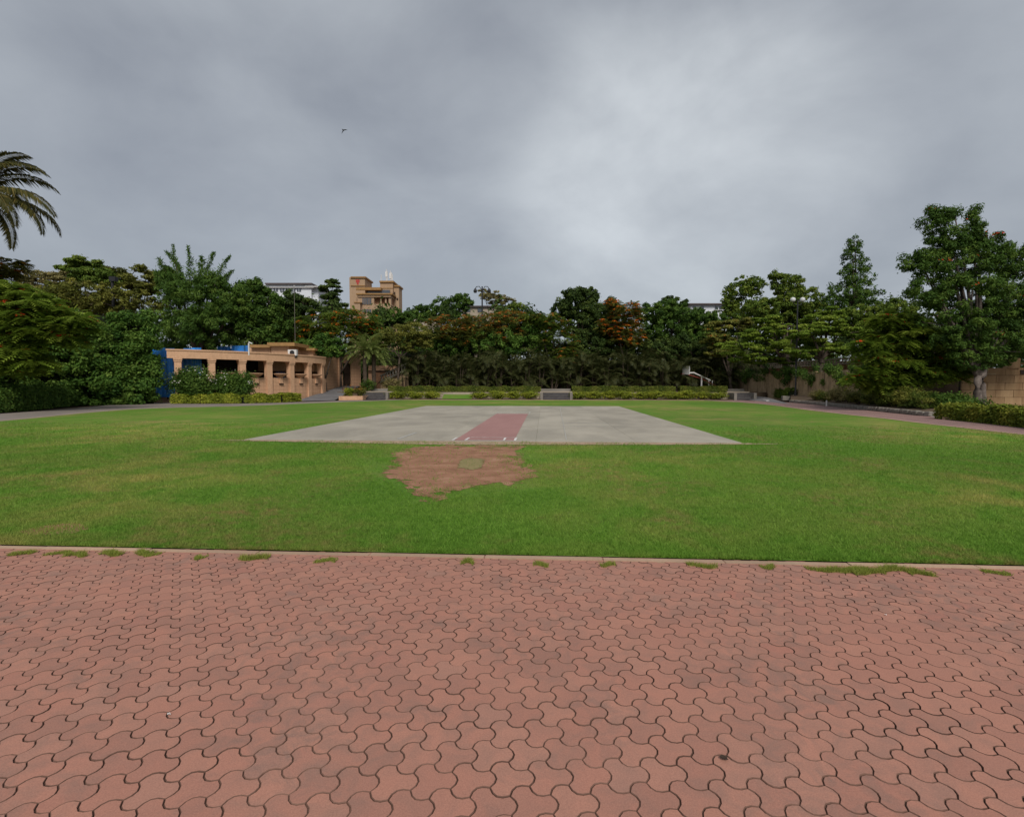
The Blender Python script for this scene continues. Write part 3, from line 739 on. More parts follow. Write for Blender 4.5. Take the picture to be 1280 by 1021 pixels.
cen_ = sum(dirt_poly, Vector((0,0)))/len(dirt_poly); big_ = [cen_+(q-cen_)*1.22 for q in dirt_poly]; mid_ = [cen_+(q-cen_)*1.02 for q in dirt_poly]; sml_ = [cen_+(q-cen_)*.82 for q in dirt_poly]
pr_ = np.where(in_poly(Pw, sml_), .05, np.where(in_poly(Pw, mid_), .16, np.where(in_poly(Pw, big_), .5, 1.0)))
keep = rng.random(n) < pr_
sx_ = .28+.16*np.sin(X*2.3)+.12*np.sin(X*6.1+1)+.1*np.sin(X*15)
keep &= Y > EDGE+.09+.03*np.sin(X*3.1)+.02*np.sin(X*11+1)+.012*np.sin(X*31)
keep &= in_poly(P, LAWN)
keep &= ~((X > SX0-.2) & (X < SX1+.2) & (Y > SY0-sx_))
keep &= (Y < 10) | (rng.random(n) < (EDGE+17.1-Y)/11)
P = P[keep]; d_ = P[:, 1]
T = blades(P, .020+.0012*d_, .0014+.00042*d_)
g = meshobj('grass', npmesh('grass', T, 3, rng.random(len(P))), 'blade'); g['kind'] = 'stuff'; g['label'] = 'short green grass of the lawn, yellowing in places'; g['category'] = 'grass'
# tufts that have crept over the kerb
for i, (px, py, wpx) in enumerate([(28,692,30), (75,692,36), (97,694,34), (140,692.5,34), (180,691.5,26), (190,693,24), (318,698,40), (408,701,30), (585,703,18), (676,706,22), (878,707.5,40), (1030,712,46), (1060,713,52), (1085,716,44), (1118,713,50), (1150,717,30), (1245,716,30), (250,697,16), (960,709,20), (760,706,22)]):
    c = gp(px, py); ww = wpx*c.y/F*.5; k = int(220+wpx*16)
    q = np.clip(rng.normal(size=(k, 2)), -1.7, 1.7)*np.array([ww*.5, .026]); q[:, 1] += .03*np.sin(q[:, 0]/ww*3+i); Pn = np.stack([q[:, 0], q[:, 1], np.zeros(k)], 1)
    T = blades(Pn, np.full(k, rnd.uniform(.018,.042)), np.full(k, .0022))
    o = meshobj('grass_tuft', npmesh('grass_tuft', T, 3, rng.random(k)), 'dry_grass'); o.location = (c.x, c.y, .001)
    tag(o, 'small tuft of yellowish grass creeping over the pavers by the lawn kerb', 'grass tuft', 'grass tufts along the kerb')
# dry leaf litter on the pavers
for (px, py, mt, lab) in ((905,949,'dark_wood','small dark curled dead leaf lying on the red pavers'), (211,894,'white_metal','tiny white scrap lying on the red pavers'), (1107,769,'white_metal','small white chip lying on the pavers near the lawn kerb')):
    c = gp(px, py); r_ = .022 if mt == 'dark_wood' else .009
    pts = [Vector((math.cos(a_)*r_*rnd.uniform(.5,1.2), math.sin(a_)*r_*rnd.uniform(.4,.9), .004+rnd.uniform(0,.012))) for a_ in [k*2*math.pi/9 for k in range(9)]]
    mb = MB()
    for k in range(9): mb.face([(0,0,.006), tuple(pts[k]), tuple(pts[(k+1) % 9])])
    o = mb.build('dead_leaf' if mt == 'dark_wood' else 'litter', mt, org=(0,0,0)); o.location = (c.x, c.y, .001); tag(o, lab, 'leaf' if mt == 'dark_wood' else 'litter')

# ------------------------------------------------------------------ curved colonnade on the left
CC = (-36.7, 58.4); RC = 16.0; HZ = lambda z: EYE+(z-EYE)*1.04 if z > 3 else z
def arc(r, deg, z=0): return cw(CC[0]+r*math.cos(R(deg)), CC[1]+r*math.sin(R(deg)), z)
col_root = thing('colonnade', 'curved sandstone colonnade with square piers, stone bowls on its parapet and flat roof', 'building', arc(RC, -30))
A0 = -59.5; DA = 8.9; ORG = col_root.location
def arc_solid(name, mat, r0, r1, a0, a1, z0, z1, parent, n=None):
    n = n or max(2, int(abs(a1-a0)/2.5)); mb = MB(); z0, z1 = HZ(z0), HZ(z1)
    for k in range(n):
        b0, b1 = a0+(a1-a0)*k/n, a0+(a1-a0)*(k+1)/n
        P = [arc(r0, b0), arc(r1, b0), arc(r1, b1), arc(r0, b1)]; u0, u1 = R(b0-a0)*r1, R(b1-a0)*r1
        v = [(p.x,p.y,z0) for p in P]+[(p.x,p.y,z1) for p in P]
        mb.face([v[1],v[2],v[6],v[5]], [(u0,z0),(u1,z0),(u1,z1),(u0,z1)]); mb.face([v[3],v[0],v[4],v[7]], [(u0,z0),(u1,z0),(u1,z1),(u0,z1)])
        mb.face([v[4],v[5],v[6],v[7]]); mb.face([v[3],v[2],v[1],v[0]])
        if k == 0: mb.face([v[0],v[1],v[5],v[4]])
        if k == n-1: mb.face([v[2],v[3],v[7],v[6]])
    return mb.build(name, mat, parent)
arc_solid('beam', 'stucco', RC-.35, RC+.30, -62.2, -4.0, 3.76, 4.38, col_root)
arc_solid('cornice', 'stucco', RC-.35, RC+.36, -62.4, -4.0, 4.38, 4.50, col_root)
arc_solid('roof', 'grey_stone', RC-5.5, RC-.36, -62.0, -4.0, 4.0, 4.28, col_root)
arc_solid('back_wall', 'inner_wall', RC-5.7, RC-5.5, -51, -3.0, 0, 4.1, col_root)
arc_solid('floor', 'grey_stone', RC-5.5, RC-.2, -62, -3, 0.0, .25, col_root)
for k in range(7):
    a_ = A0+DA*k; p = arc(RC, a_); rz = math.atan2(p.y-arc(0,0).y, p.x-arc(0,0).x)
    mb = MB().box((p.x,p.y,1.9), (.52,.52,3.86), rz); c = mb.build('column', 'stucco', col_root)
    MB().box((p.x,p.y,3.60), (.60,.60,.11), rz).build('capital', 'stucco', c, org=col_root.location)
    MB().box((p.x,p.y,3.765), (.66,.66,.14), rz).build('capital', 'stucco', c, org=col_root.location)
    if k < 6:
        arc_solid('parapet', 'sandstone', RC-.12, RC+.12, a_+.93, a_+DA-.93, 0, 2.25 if k > 1 else 1.5, col_root, 4)
        if k >= 1:
            q = arc(RC+.06, a_+DA/2)
            bowl = MB().lathe((q.x,q.y,2.25), [(.16,0), (.18,.06), (.40,.16), (.62,.34), (.66,.36), (.66,.42), (.56,.42), (.3,.3)], 18).build('bowl', 'stucco', col_root, False)
            q2 = arc(RC+.16, a_+DA/2)
            MB().box((q2.x,q2.y,2.0), (.10,.36,.56), math.atan2(q2.y-arc(0,0).y, q2.x-arc(0,0).x)).build('pedestal', 'stucco', col_root)
            MB().box((q2.x,q2.y,1.66), (.16,.44,.08), math.atan2(q2.y-arc(0,0).y, q2.x-arc(0,0).x)).build('drain_slot', 'dark_wood', col_root)
arc_solid('parapet', 'sandstone', RC-.12, RC+.12, A0+DA*6+.95, A0+DA*6+3.4, 0, 2.25, col_root, 2)

# end block with the doors
def wallseg(name, mat, a, b, th, z0, z1, parent):
    a, b = Vector((a.x,a.y)), Vector((b.x,b.y)); d = b-a; s = Vector((-d.y,d.x)).normalized()*th
    return MB().prism([a, b, b+s, a+s], z0, z1).build(name, mat, parent)
E0, E1, E2, E3 = cw(-21.1,58.5), cw(-20.9,62.6), cw(-20.7,63.4), cw(-19.1,65.8)
blk = thing('gate_house', 'sandstone block house with tall doorway beside the ramp', 'building', E0)
wallseg('wall', 'sandstone', E0, E1, 4.5, 0, 4.83, blk); 
wallseg('coping', 'stucco', E0+cw(.03,-.03), E1, 4.6, 4.83, 4.95, blk)
wallseg('pillar', 'sandstone', E1+cw(.12,0), E2+cw(.12,0), .8, 0, 5.6, blk)
wallseg('coping', 'stucco', E1+cw(.17,-.05), E2+cw(.17,.05), .9, 5.6, 5.74, blk)
f0 = E2.lerp(E3, .08); f1 = E2.lerp(E3, .50)
wallseg('lintel', 'sandstone', E2, E3, .5, 4.2, 5.3, blk)
wallseg('wall', 'sandstone', f1, E3, .5, 0, 4.197, blk)
wallseg('door', 'dark_wood', f0.lerp(f1,.0)+cw(0,.35), f1+cw(0,.35), .08, 1.3, 4.2, blk)
wallseg('side_gate', 'dark_wood', arc(RC,-3.2), E0+cw(-.02,-.02), .06, .75, 2.45, blk)
wl = cw(-20.95, 59.1, 3.0)
lamp = MB().box((wl.x,wl.y,3.05), (.14,.14,.16)).build('wall_lamp', 'dark_metal', blk)
MB().lathe((wl.x,wl.y,2.70), [(.05,0),(.09,.12),(.10,.25),(.05,.27)], 10).build('lamp_shade', 'dark_metal', lamp, org=blk.location)

# roof-top rooms, air-conditioner, white pipe
rt_ = thing('rooftop_room', 'flat-roofed tan rooms rising behind the colonnade roof', 'building', cw(-26, 55, 4.28))
def cbox(name, mat, px0, px1, D, z0, z1, dep, parent, rz=0):
    a, b = at(px0, 480, D), at(px1, 480, D); c = (a+b)/2; wdt = (b-a).length
    c = c+FW*dep/2
    return MB().box((c.x,c.y,(z0+z1)/2), (wdt,dep,z1-z0), YAW+rz).build(name, mat, parent)
cbox('wall', 'stucco', 340, 362, 53.5, 3.0, 5.5, 5, rt_); cbox('roof', 'trim_tan', 335, 369, 52.9, 5.5, 5.85, 6.4, rt_)
cbox('wall', 'stucco', 312, 339, 55, 3.0, 5.45, 4, rt_); cbox('roof', 'trim_tan', 313, 338, 54.5, 5.45, 5.75, 5, rt_)
cbox('wall', 'stucco', 363, 392, 56.5, 3.0, 5.25, 4, rt_); cbox('roof', 'trim_tan', 364, 394, 56, 5.25, 5.5, 5, rt_)
q = at(366, 437, 52.2)
ac = thing('air_conditioner', 'white air conditioner unit on the colonnade roof beside the tan room', 'air conditioner', (q.x,q.y,4.28))
MB().box((q.x,q.y,4.78), (.85,.35,.6), YAW).build('casing', 'white_metal', ac); MB().box((q.x,q.y,4.38), (.7,.3,.2), YAW).build('stand', 'dark_metal', ac)
fv = q-FW*.19; mb = MB().tube([Vector((fv.x,fv.y,4.78)), Vector((fv.x,fv.y,4.78))-FW*.03], .23, 16); mb.build('fan_grille', 'dark_metal', ac)
q = at(311, 440, 46.4)
pp = thing('vent_pipe', 'white pipe with bent top standing on the colonnade roof', 'pipe', (q.x,q.y,4.28))
MB().tube([(q.x,q.y,4.2),(q.x,q.y,5.25),(q.x+.05,q.y,5.42)], .06, 8).build('riser', 'white_metal', pp); MB().tube([(q.x+.02,q.y,5.36),(q.x+.35,q.y-.02,5.22)], .05, 8).build('elbow', 'white_metal', pp)

# ramp up to the doors
mb = MB(); a_, b_, c_, d_ = cw(-20.9,50.2,.008), cw(-17.95,52.6,.008), cw(-18.9,64.6,1.40), cw(-20.8,63.3,1.40)
mb.face([a_, b_, c_, d_]); struct(mb.build('ramp', 'asphalt'))
mb = MB(); mb.face([d_, c_, cw(-18.4,66,1.4), cw(-20.2,65,1.4)]); struct(mb.build('landing', 'asphalt'))

# blue corrugated fence
fa, fb = cw(-32.4,46.4), cw(-27.5,46.2)
bf = thing('corrugated_fence', 'tall bright blue corrugated metal fence between the creeper and the colonnade', 'fence', fa)
def corrugated(a, b, z0, z1, parent, pitch=.30, amp=.05):
    d = b-a; n = int(d.length/pitch)*4; t = d.normalized(); s = Vector((-t.y,t.x,0)); mb = MB()
    prof = [0, .9, 1, .1]
    P = [a+d*k/n+s*amp*prof[k % 4] for k in range(n+1)]
    for k in range(n): mb.face([(P[k].x,P[k].y,z0), (P[k+1].x,P[k+1].y,z0), (P[k+1].x,P[k+1].y,z1), (P[k].x,P[k].y,z1)])
    return mb.build('sheet', 'blue_sheet', parent)
nS = 6
for k in range(nS):
    a_, b_ = fa.lerp(fb, k/nS), fa.lerp(fb, (k+.985)/nS)
    corrugated(a_, b_, .5+rnd.uniform(-.03,.03), 2.55, bf); corrugated(a_+FW*.03, b_+FW*.03, 2.5, 4.8+rnd.uniform(-.12,.12), bf)
    MB().tube([a_+FW*.12+Vector((0,0,.3)), a_+FW*.12+Vector((0,0,4.6))], .04, 6).build('post', 'dark_metal', bf)
fa2, fb2 = cw(-33,58.5), cw(-26.0,60)
bf2 = thing('corrugated_fence', 'dark blue metal sheets showing above the colonnade roof', 'fence', fa2)
for k in range(5):
    a_, b_ = fa2.lerp(fb2, k/5), fa2.lerp(fb2, (k+.95)/5); corrugated(a_, b_, 0, 5.95+rnd.uniform(-.1,.1), bf2)
# low retaining wall by the fence
lw = thing('retaining_wall', 'low tan retaining wall below the blue fence', 'wall', cw(-31.5,42.6))
pl_ = [gp(150,503.5), gp(168,503.2), gp(190,503), gp(217,503)]
for k in range(3): wallseg('stone', 'stucco', pl_[k], pl_[k].lerp(pl_[k+1], .985), .3, -.02, .42+.03*k, lw)

# hedges and shrubs before the colonnade
pa_ = [gp(213,502.5,.15), gp(250,502.5,.15), gp(300,502.2,.15), gp(345,502,.1), gp(368,501.7,.05)]
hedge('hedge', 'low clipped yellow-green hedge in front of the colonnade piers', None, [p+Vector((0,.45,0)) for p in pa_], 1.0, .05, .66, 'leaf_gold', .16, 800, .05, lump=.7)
q = at(240, 497, 44.3)
bush('shrub', 'round dark shrub with white blossoms in front of the outermost colonnade pier', 'shrub', None, (q.x,q.y,.05), (4.3,1.8,3.2), 'leaf_deep', .17, 12000, .5, flowers=('flower_white', 70, .08), clumps=46)
q = at(290, 497, 45.3)
bush('shrub', 'wide dark flowering shrub covering the foot of the third colonnade pier', 'shrub', None, (q.x,q.y,.05), (4.2,1.8,2.9), 'leaf_deep', .17, 12000, .5, flowers=('flower_white', 60, .08), clumps=46)
for px, lab in ((258,'terracotta pot half hidden between the two flowering shrubs'), (266,'second terracotta pot beside the wide flowering shrub')):
    q = at(px, 497, 44.3); pt = thing('flower_pot', lab, 'pot', (q.x,q.y,.0))
    MB().lathe((q.x,q.y,.0), [(.20,0),(.30,.3),(.36,.52),(.34,.52),(.2,.4)], 14).build('body', 'terracotta', pt); MB().lathe((q.x,q.y,.5), [(.38,0),(.40,.04),(.38,.09),(.30,.09)], 14).build('rim', 'terracotta', pt)

# creeper wall on the left with a low hedge at its foot
def creeper(name, label, a, b, h, thick, mat, n, leaf, z0=.0):
    root = thing(name, label, 'hedge', a); d = b-a; Ln = d.length; t = np.array(d.normalized()); s = np.array((t[1], -t[0], 0))
    k = int(Ln*h*2.6); u = rng.random(k)*Ln; z = rng.random(k)**.9*h
    hh = h*(.9+.07*np.sin(u*.9+1)+.06*np.sin(u*2.3)); z = np.minimum(z, hh-.3)
    off = thick*(.45+.10*np.sin(u*.7+z*.8)+.07*np.sin(u*1.9-z*1.3))*np.clip((h*1.12-z)/h*1.6, .45, 1)
    C = np.array(tuple(a))+u[:, None]*t+off[:, None]*s*(.85+.3*rng.random(k))[:, None]; C[:, 2] = z0+z
    RR = np.ones((k,3))*(.32+.42*rng.random((k,1)))*np.array([1,1,.8])
    V, tn = clump_leaves(C, RR, n//k, leaf, .45, .6, .35, .5); V[:, :, 2] = np.maximum(V[:, :, 2], .02)
    meshobj('foliage', npmesh('foliage', V-np.array(tuple(a)), 4, tn), mat, root)
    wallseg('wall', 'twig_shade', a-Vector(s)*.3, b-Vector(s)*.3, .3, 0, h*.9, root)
    return root
creeper('creeper_wall', 'tall dense green creeper wall running along the left path', cw(-44,26.5), cw(-30.4,44.3), 7.9, 2.4, 'leaf_creeper', 150000, .21)
hl = [gp(-60,517,.1), gp(0,512.5,.15), gp(60,507,.15), gp(118,502,.15), gp(163,498.2,.15)]
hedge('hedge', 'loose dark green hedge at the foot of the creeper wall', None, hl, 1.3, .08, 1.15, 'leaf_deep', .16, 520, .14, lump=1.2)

# ------------------------------------------------------------------ planted terrace at the far end
TY = FAR+1.5                    # front line of the beds
x_at = lambda px, D: at(px, 490, D).x
struct(MB().prism([(x_at(430,60),TY+2.2), (x_at(935,60),TY+2.2), (x_at(960,90),TY+40), (x_at(400,90),TY+40)], -.05, .78).build('terrace', 'soil'))
tw = thing('terrace_wall', 'low pale wall holding the terrace behind the golden bushes', 'wall', (x_at(487,57), TY+2.0, 0))
for (a_, b_) in ((487,677), (713,905)):
    n_ = 12
    for k in range(n_):
        xa, xb = x_at(a_+(b_-a_)*k/n_, 57.2), x_at(a_+(b_-a_)*(k+1)/n_, 57.2)
        MB().box(((xa+xb)/2, TY+2.05, +.36), (xb-xa-.02, .26, .76+rnd.uniform(-.01,.01))).build('stone', 'pale_stone', tw)
struct(MB().prism([(x_at(486,56),TY), (x_at(676,56),TY), (x_at(676,56),TY+1.9), (x_at(486,56),TY+1.9)], -.05, .06).build('bed', 'soil'))
struct(MB().prism([(x_at(714,56),TY), (x_at(905,56),TY), (x_at(905,56),TY+1.9), (x_at(714,56),TY+1.9)], -.05, .06).build('bed', 'soil'))
mb = MB(); mb.face([(x_at(555,56.5),TY+.1,.09), (x_at(592,56.5),TY+.1,.09), (x_at(592,57),TY+1.85,.52), (x_at(555,57),TY+1.85,.52)]); struct(mb.build('grass_bed', 'lawn'))
def stairs(label, px0, px1, n, wall=True):
    x0, x1 = x_at(px0, 56.5), x_at(px1, 56.5); root = thing('stairs', label, 'stairs', ((x0+x1)/2, TY, 0))
    for k in range(n):
        s_ = MB().box(((x0+x1)/2, TY+.2+.42*k+1.0, (k+1)*.175/2-.0), (x1-x0, 2.0, (k+1)*.175)).build('step', 'stair_dark', root)
        MB().box(((x0+x1)/2, TY+.2+.42*k+.02, (k+1)*.175+.012), (x1-x0+.01, .10, .025)).build('nosing', 'grey_stone', s_, org=root.location)
    for sx in (x0-.16, x1+.16):
        MB().prism([(sx-.14,TY+.1),(sx+.14,TY+.1),(sx+.14,TY+2.1),(sx-.14,TY+2.1)], -.02, .74).build('cheek_wall', 'grey_stone', root)
    MB().box(((x0+x1)/2, TY+2.4, .79), (x1-x0+.7, .5, .12)).build('landing', 'pale_stone', root)
    MB().box(((x0+x1)/2, TY+3.5, .92), (x1-x0+.5, .4, .42)).build('upper_step', 'grey_stone', root)
    return root
stairs('dark steps between the two long hedges at the far side of the lawn', 679, 711, 4)
stairs('dark steps beside the planter with red-leaved bushes and the date palms', 457, 485, 4)
stairs('dark steps beside the driveway, past the end of the golden bushes', 908, 927, 4)
# golden bushes
proto = [bush('golden_bush', 'rounded golden-green bush in the front row of the terrace bed', 'bush', 'golden bushes along the terrace', (0,0,.04), (2.3,1.5,.92), 'leaf_gold', .14, 2400, .5, .6, clumps=22) for _ in range(3)]
gold_px = [(497,0), (519,0), (541,0)]+[(601+20.5*k,0) for k in range(4)]+[(722+18.6*k,0) for k in range(10)]
for i, (px, _) in enumerate(gold_px):
    o = proto[i] if i < 3 else dup(proto[i % 3], (0,0,0))
    q = at(px, 495, 56.3); o.location = (q.x+rnd.uniform(-.1,.1), TY+.85+rnd.uniform(-.1,.1), .05); o.rotation_euler = (0,0,rnd.choice((0, math.pi))+rnd.uniform(-.3,.3))
    o.scale = (1.02+rnd.uniform(-.08,.12), 1, .95+rnd.uniform(-.1,.12))
for (a_, b_, lab) in ((486,676,'long clipped dark hedge on the terrace between the date palms and the central steps'), (714,838,'long clipped dark hedge on the terrace right after the central steps'), (843,899,'short clipped dark hedge in front of the basketball hoop')):
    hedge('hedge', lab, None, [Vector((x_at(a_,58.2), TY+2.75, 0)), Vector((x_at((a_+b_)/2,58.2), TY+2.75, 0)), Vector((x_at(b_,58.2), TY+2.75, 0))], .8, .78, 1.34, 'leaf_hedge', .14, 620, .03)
# planter near the ramp
pr = thing('planter', 'low tan planter wall at the foot of the ramp', 'planter', cw(-17.6,53.6))
pc = [cw(-17.75,53.3), cw(-15.6,54.3), cw(-15.7,56.6), cw(-17.6,55.6)]
for k in range(4): wallseg('wall', 'stucco', pc[k], pc[(k+1) % 4], .2, -.02, .40+.001*k, pr)
MB().prism([p+(cw(-16.65,54.9)-p)*.12 for p in pc], 0, .33).build('soil', 'soil', pr)
for k, (X_, Z_, s_, lab) in enumerate(((-17.0,54.4,1.3,'bushy yellow-green plant in the planter beside the ramp'), (-16.1,54.9,1.2,'bushy olive plant in the planter beside the dark steps'))):
    bush('planter_bush', lab, 'bush', None, cw(X_,Z_,.32), (1.5,1.3,s_), 'leaf_gold' if k == 0 else 'leaf_olive', .13, 1500, .45, .5, flowers=('flower_rust', 26, .08), clumps=14)
bush('planter_bush', 'spiky deep green plant at the foot of the date palms', 'bush', None, cw(-16.3,58.6,.78), (1.9,1.5,1.5), 'leaf_deep', .3, 900, .2, .9, clumps=12)
bush('planter_bush', 'tall pale grassy plant to the right of the date palms', 'bush', None, cw(-13.7,59.2,.78), (2.4,1.6,1.9), 'leaf_dusty', .35, 1100, .14, 1.0, clumps=12)
# brown block wall, railing and gate behind the date palms
bw = thing('garden_wall', 'tan garden wall with brown wooden panel and railing behind the date palms', 'wall', cw(-17,66))
wallseg('wall', 'stucco', cw(-18.2,66), cw(-14.0,66), .3, 0, 4.0, bw); wallseg('panel', 'drape', cw(-17.6,65.85), cw(-15.8,65.85), .1, .8, 3.2, bw); wallseg('rail', 'dark_wood', cw(-18.1,65.7), cw(-14.6,65.7), .08, 3.2, 3.35, bw)
wallseg('wall', 'stucco', cw(-13.0,64), cw(-10.2,64), .3, 0, 5.2, bw)
for k in range(9):
    p = cw(-15.4+.36*k, 61.6-.1*k)
    MB().lathe((p.x,p.y,1.9+.16*k), [(.09,0),(.05,.1),(.10,.32),(.05,.6),(.09,.72)], 8).build('baluster', 'grey_stone', bw)
mb = MB(); a_, b_ = cw(-15.6,61.65), cw(-12.3,60.8); mb.tube([(a_.x,a_.y,2.62),(b_.x,b_.y,4.02)], .09, 6); mb.build('handrail', 'grey_stone', bw)
mb = MB(); mb.tube([(a_.x,a_.y,1.86),(b_.x,b_.y,3.28)], .12, 6); mb.build('base_rail', 'grey_stone', bw)
mb = MB(); q0, q1 = cw(-15.7,61.9), cw(-12.1,61.0); mb.face([(q0.x,q0.y,.7),(q1.x,q1.y,.7),(q1.x,q1.y,3.3),(q0.x,q0.y,1.85)]); mb.build('stair_flank', 'stained_wall', bw)

# basketball hoop
hp = at(877, 486, 60); hoop = thing('basketball_hoop', 'white basketball hoop with long sloping arm standing behind the short hedge', 'basketball hoop', (hp.x,hp.y,.78))
bc = at(857.5, 463, 60); pt = at(877, 470.5, 60); rr1 = at(888, 475.5, 60); rb = at(888, 486, 60)
MB().box((bc.x,bc.y,bc.z), (.06,1.15,.95), YAW+R(25)).build('backboard', 'white_metal', hoop)
MB().tube([Vector((pt.x,pt.y,.7)), pt+Vector((0,0,.1))], .09, 8).build('post', 'white_metal', hoop)
MB().tube([bc+Vector((.1,0,-.3)), (bc+pt)/2+Vector((0,0,.08)), pt, rr1], .075, 8).build('arm', 'white_metal', hoop)
for s_ in (-.18, .22): MB().tube([Vector((rr1.x+s_,rr1.y,.7)), rr1+Vector((s_,0,.0))], .05, 6).build('rear_post', 'white_metal', hoop)
MB().tube([bc+Vector((.05,0,-.42)), pt+Vector((0,0,-.25)), rr1+Vector((.9,0,-.8))], .05, 6).build('brace', 'rust_red', hoop)
rc_ = bc+Vector((-.40,-.2,-.40)); MB().tube([rc_+Vector((.225*math.cos(a_),.225*math.sin(a_),0)) for a_ in [k*math.pi/8 for k in range(17)]], .018, 5, False).build('rim', 'rust_red', hoop)

# ------------------------------------------------------------------ right-hand side: driveway, retaining walls, beds
mb = MB(); mb.face([gp(928,499.3)+Vector((0,0,.006)), gp(990,505.5)+Vector((0,0,.006)), cw(25.6,52,.30), cw(26.6,60,.5), cw(24.8,62,.5)]); struct(mb.build('driveway', 'asphalt'))
mb = MB(); c0 = gp(946,499.5)+Vector((0,0,.05)); c1 = gp(960,502)+Vector((0,0,.06)); t_ = (c1-c0).normalized(); s_ = Vector((-t_.y,t_.x,0))*.3; 
mb.box(((c0+c1)/2)+Vector((0,0,.02)), ((c1-c0).length,.28,.10), math.atan2(t_.y,t_.x)); struct(mb.build('drain_cover', 'white_metal'))
rw = thing('retaining_wall', 'stained tan retaining wall under overhanging creeper along the right side', 'wall', cw(27.4,62))
wl_ = [cw(26.6,63.5), cw(27.2,56), cw(27.3,50), cw(27.2,44), cw(27.4,38), cw(27.6,35.5)]
for k in range(5):
    for j in range(2):
        a_, b_ = wl_[k].lerp(wl_[k+1], j/2), wl_[k].lerp(wl_[k+1], (j+.993)/2); wallseg('panel', 'stained_wall', a_, b_, .4, 0, 2.75+rnd.uniform(-.06,.06), rw)
uw = thing('balustrade_wall', 'red-brown wall with pale balustrade above the retaining wall', 'wall', cw(32,62))
ua, ub = cw(31.5,64), cw(32.6,38)
wallseg('wall', 'brown_wall', ua, ub, .4, 2.3, 3.55, uw); wallseg('coping', 'pale_stone', ua+cw(-.06,0), ub+cw(-.06,0), .5, 3.55, 3.64, uw); wallseg('handrail', 'pale_stone', ua, ub, .25, 4.05, 4.16, uw)
bme = None
nB = 56
for k in range(nB):
    p = ua.lerp(ub, (k+.5)/nB)+cw(.12,0)
    if bme is None:
        o = MB().lathe((0,0,0), [(.09,0),(.06,.06),(.11,.18),(.05,.33),(.09,.42)], 7).build('baluster', 'pale_stone', uw, org=(0,0,0)); bme = o.data
    else: o = link(bpy.data.objects.new('baluster', bme)); o.parent = uw
    o.location = Vector((p.x,p.y,3.635))-uw.location
struct(MB().prism([tuple(cw(27.55,63.5))[:2], tuple(cw(27.95,35.5))[:2], tuple(cw(45,34))[:2], tuple(cw(45,66))[:2]], 0, 2.42).build('upper_terrace', 'soil'))
# creeper hanging over the wall head
def hanging(name, label, line_, z, drop, n, mat, leaf):
    root = thing(name, label, 'plant', Vector((line_[0].x, line_[0].y, z))); C, RR = [], []
    for k in range(len(line_)-1):
        a_, b_ = line_[k], line_[k+1]; m_ = int((b_-a_).length*2.6)
        for j in range(m_):
            p = a_.lerp(b_, rnd.random()); dd = drop*rnd.random()**1.7*(.4+.9*abs(math.sin(p.y*.55)))
            C.append((p.x-.25*CR+rnd.uniform(-.3,.4), p.y+rnd.uniform(-.3,.3), z-dd+.25)); r_ = rnd.uniform(.28,.55); RR.append((r_,r_,r_*1.1))
    V, tn = clump_leaves(np.array(C), np.array(RR), n//len(C), leaf, .3, .5, .5, .4)
    meshobj('foliage', npmesh('foliage', V-np.array(tuple(root.location)), 4, tn), mat, root); return root
hanging('creeper', 'dark creeper spilling over the head of the stained retaining wall', wl_, 2.8, 1.2, 17000, 'leaf_deep', .15)
hedge('hedge', 'low green hedge at the foot of the retaining wall by the driveway', None, [gp(950,495.0,.2), gp(975,497.4,.2), gp(993,499,.2)], 1.2, .25, 1.05, 'leaf_mid', .14, 500, .06, lump=.8)
# planted bed with stone edge
bed_f = [gp(988,503.2), gp(1015,505.4), gp(1060,510), gp(1110,515.2), gp(1150,519.4), gp(1166,520.6)]
bed_b = [cw(26.8,50), cw(26.9,47), cw(26.9,42), cw(27.0,37.5), cw(26.9,34), cw(25.5,30.5)]
mb = MB()
for k in range(5): mb.face([(bed_f[k].x,bed_f[k].y,.22), (bed_f[k+1].x,bed_f[k+1].y,.22), (bed_b[k+1].x,bed_b[k+1].y,.6), (bed_b[k].x,bed_b[k].y,.6)])
mb.face([(bed_f[-1].x,bed_f[-1].y,.0), (bed_b[-1].x,bed_b[-1].y,0), (bed_b[-1].x,bed_b[-1].y,.6), (bed_f[-1].x,bed_f[-1].y,.22)])
o = struct(mb.build('planting_bed', 'soil'))
er = thing('stone_edging', 'rough stone edging of the shrub bed along the right path', 'edging', bed_f[0])
def stones(pl, n, parent, sz=(.55,.32,.26), mat='grey_stone', zc=.12):
    tot = sum((pl[k+1]-pl[k]).length for k in range(len(pl)-1)); d0 = 0; s = 0; k = 0
    for i in range(n):
        s = tot*(i+.5)/n; acc = 0
        for k in range(len(pl)-1):
            l_ = (pl[k+1]-pl[k]).length
            if s <= acc+l_: break
            acc += l_
        p = pl[k].lerp(pl[k+1], (s-acc)/l_); t_ = pl[k+1]-pl[k]; bm = bmesh.new(); bmesh.ops.create_cube(bm, size=1)
        ln = tot/n
        for v in bm.verts: v.co = Vector((v.co.x*ln*.96*rnd.uniform(.85,1.0), v.co.y*sz[1]*rnd.uniform(.75,1.1), v.co.z*sz[2]*rnd.uniform(.75,1.15)))
        bmesh.ops.bevel(bm, geom=list(bm.edges), offset=.035, segments=1, affect='EDGES')
        me = bpy.data.meshes.new('stone'); bm.to_mesh(me); bm.free(); o = meshobj('stone', me, mat, parent)
        o.location = Vector((p.x,p.y,zc))-parent.location; o.rotation_euler = (0,0,math.atan2(t_.y,t_.x)+rnd.uniform(-.08,.08))
stones(bed_f, 46, er)
stones([bed_f[-1], bed_f[-1]+Vector((.35,.5,0)), bed_b[-1]], 8, er)
k = 0
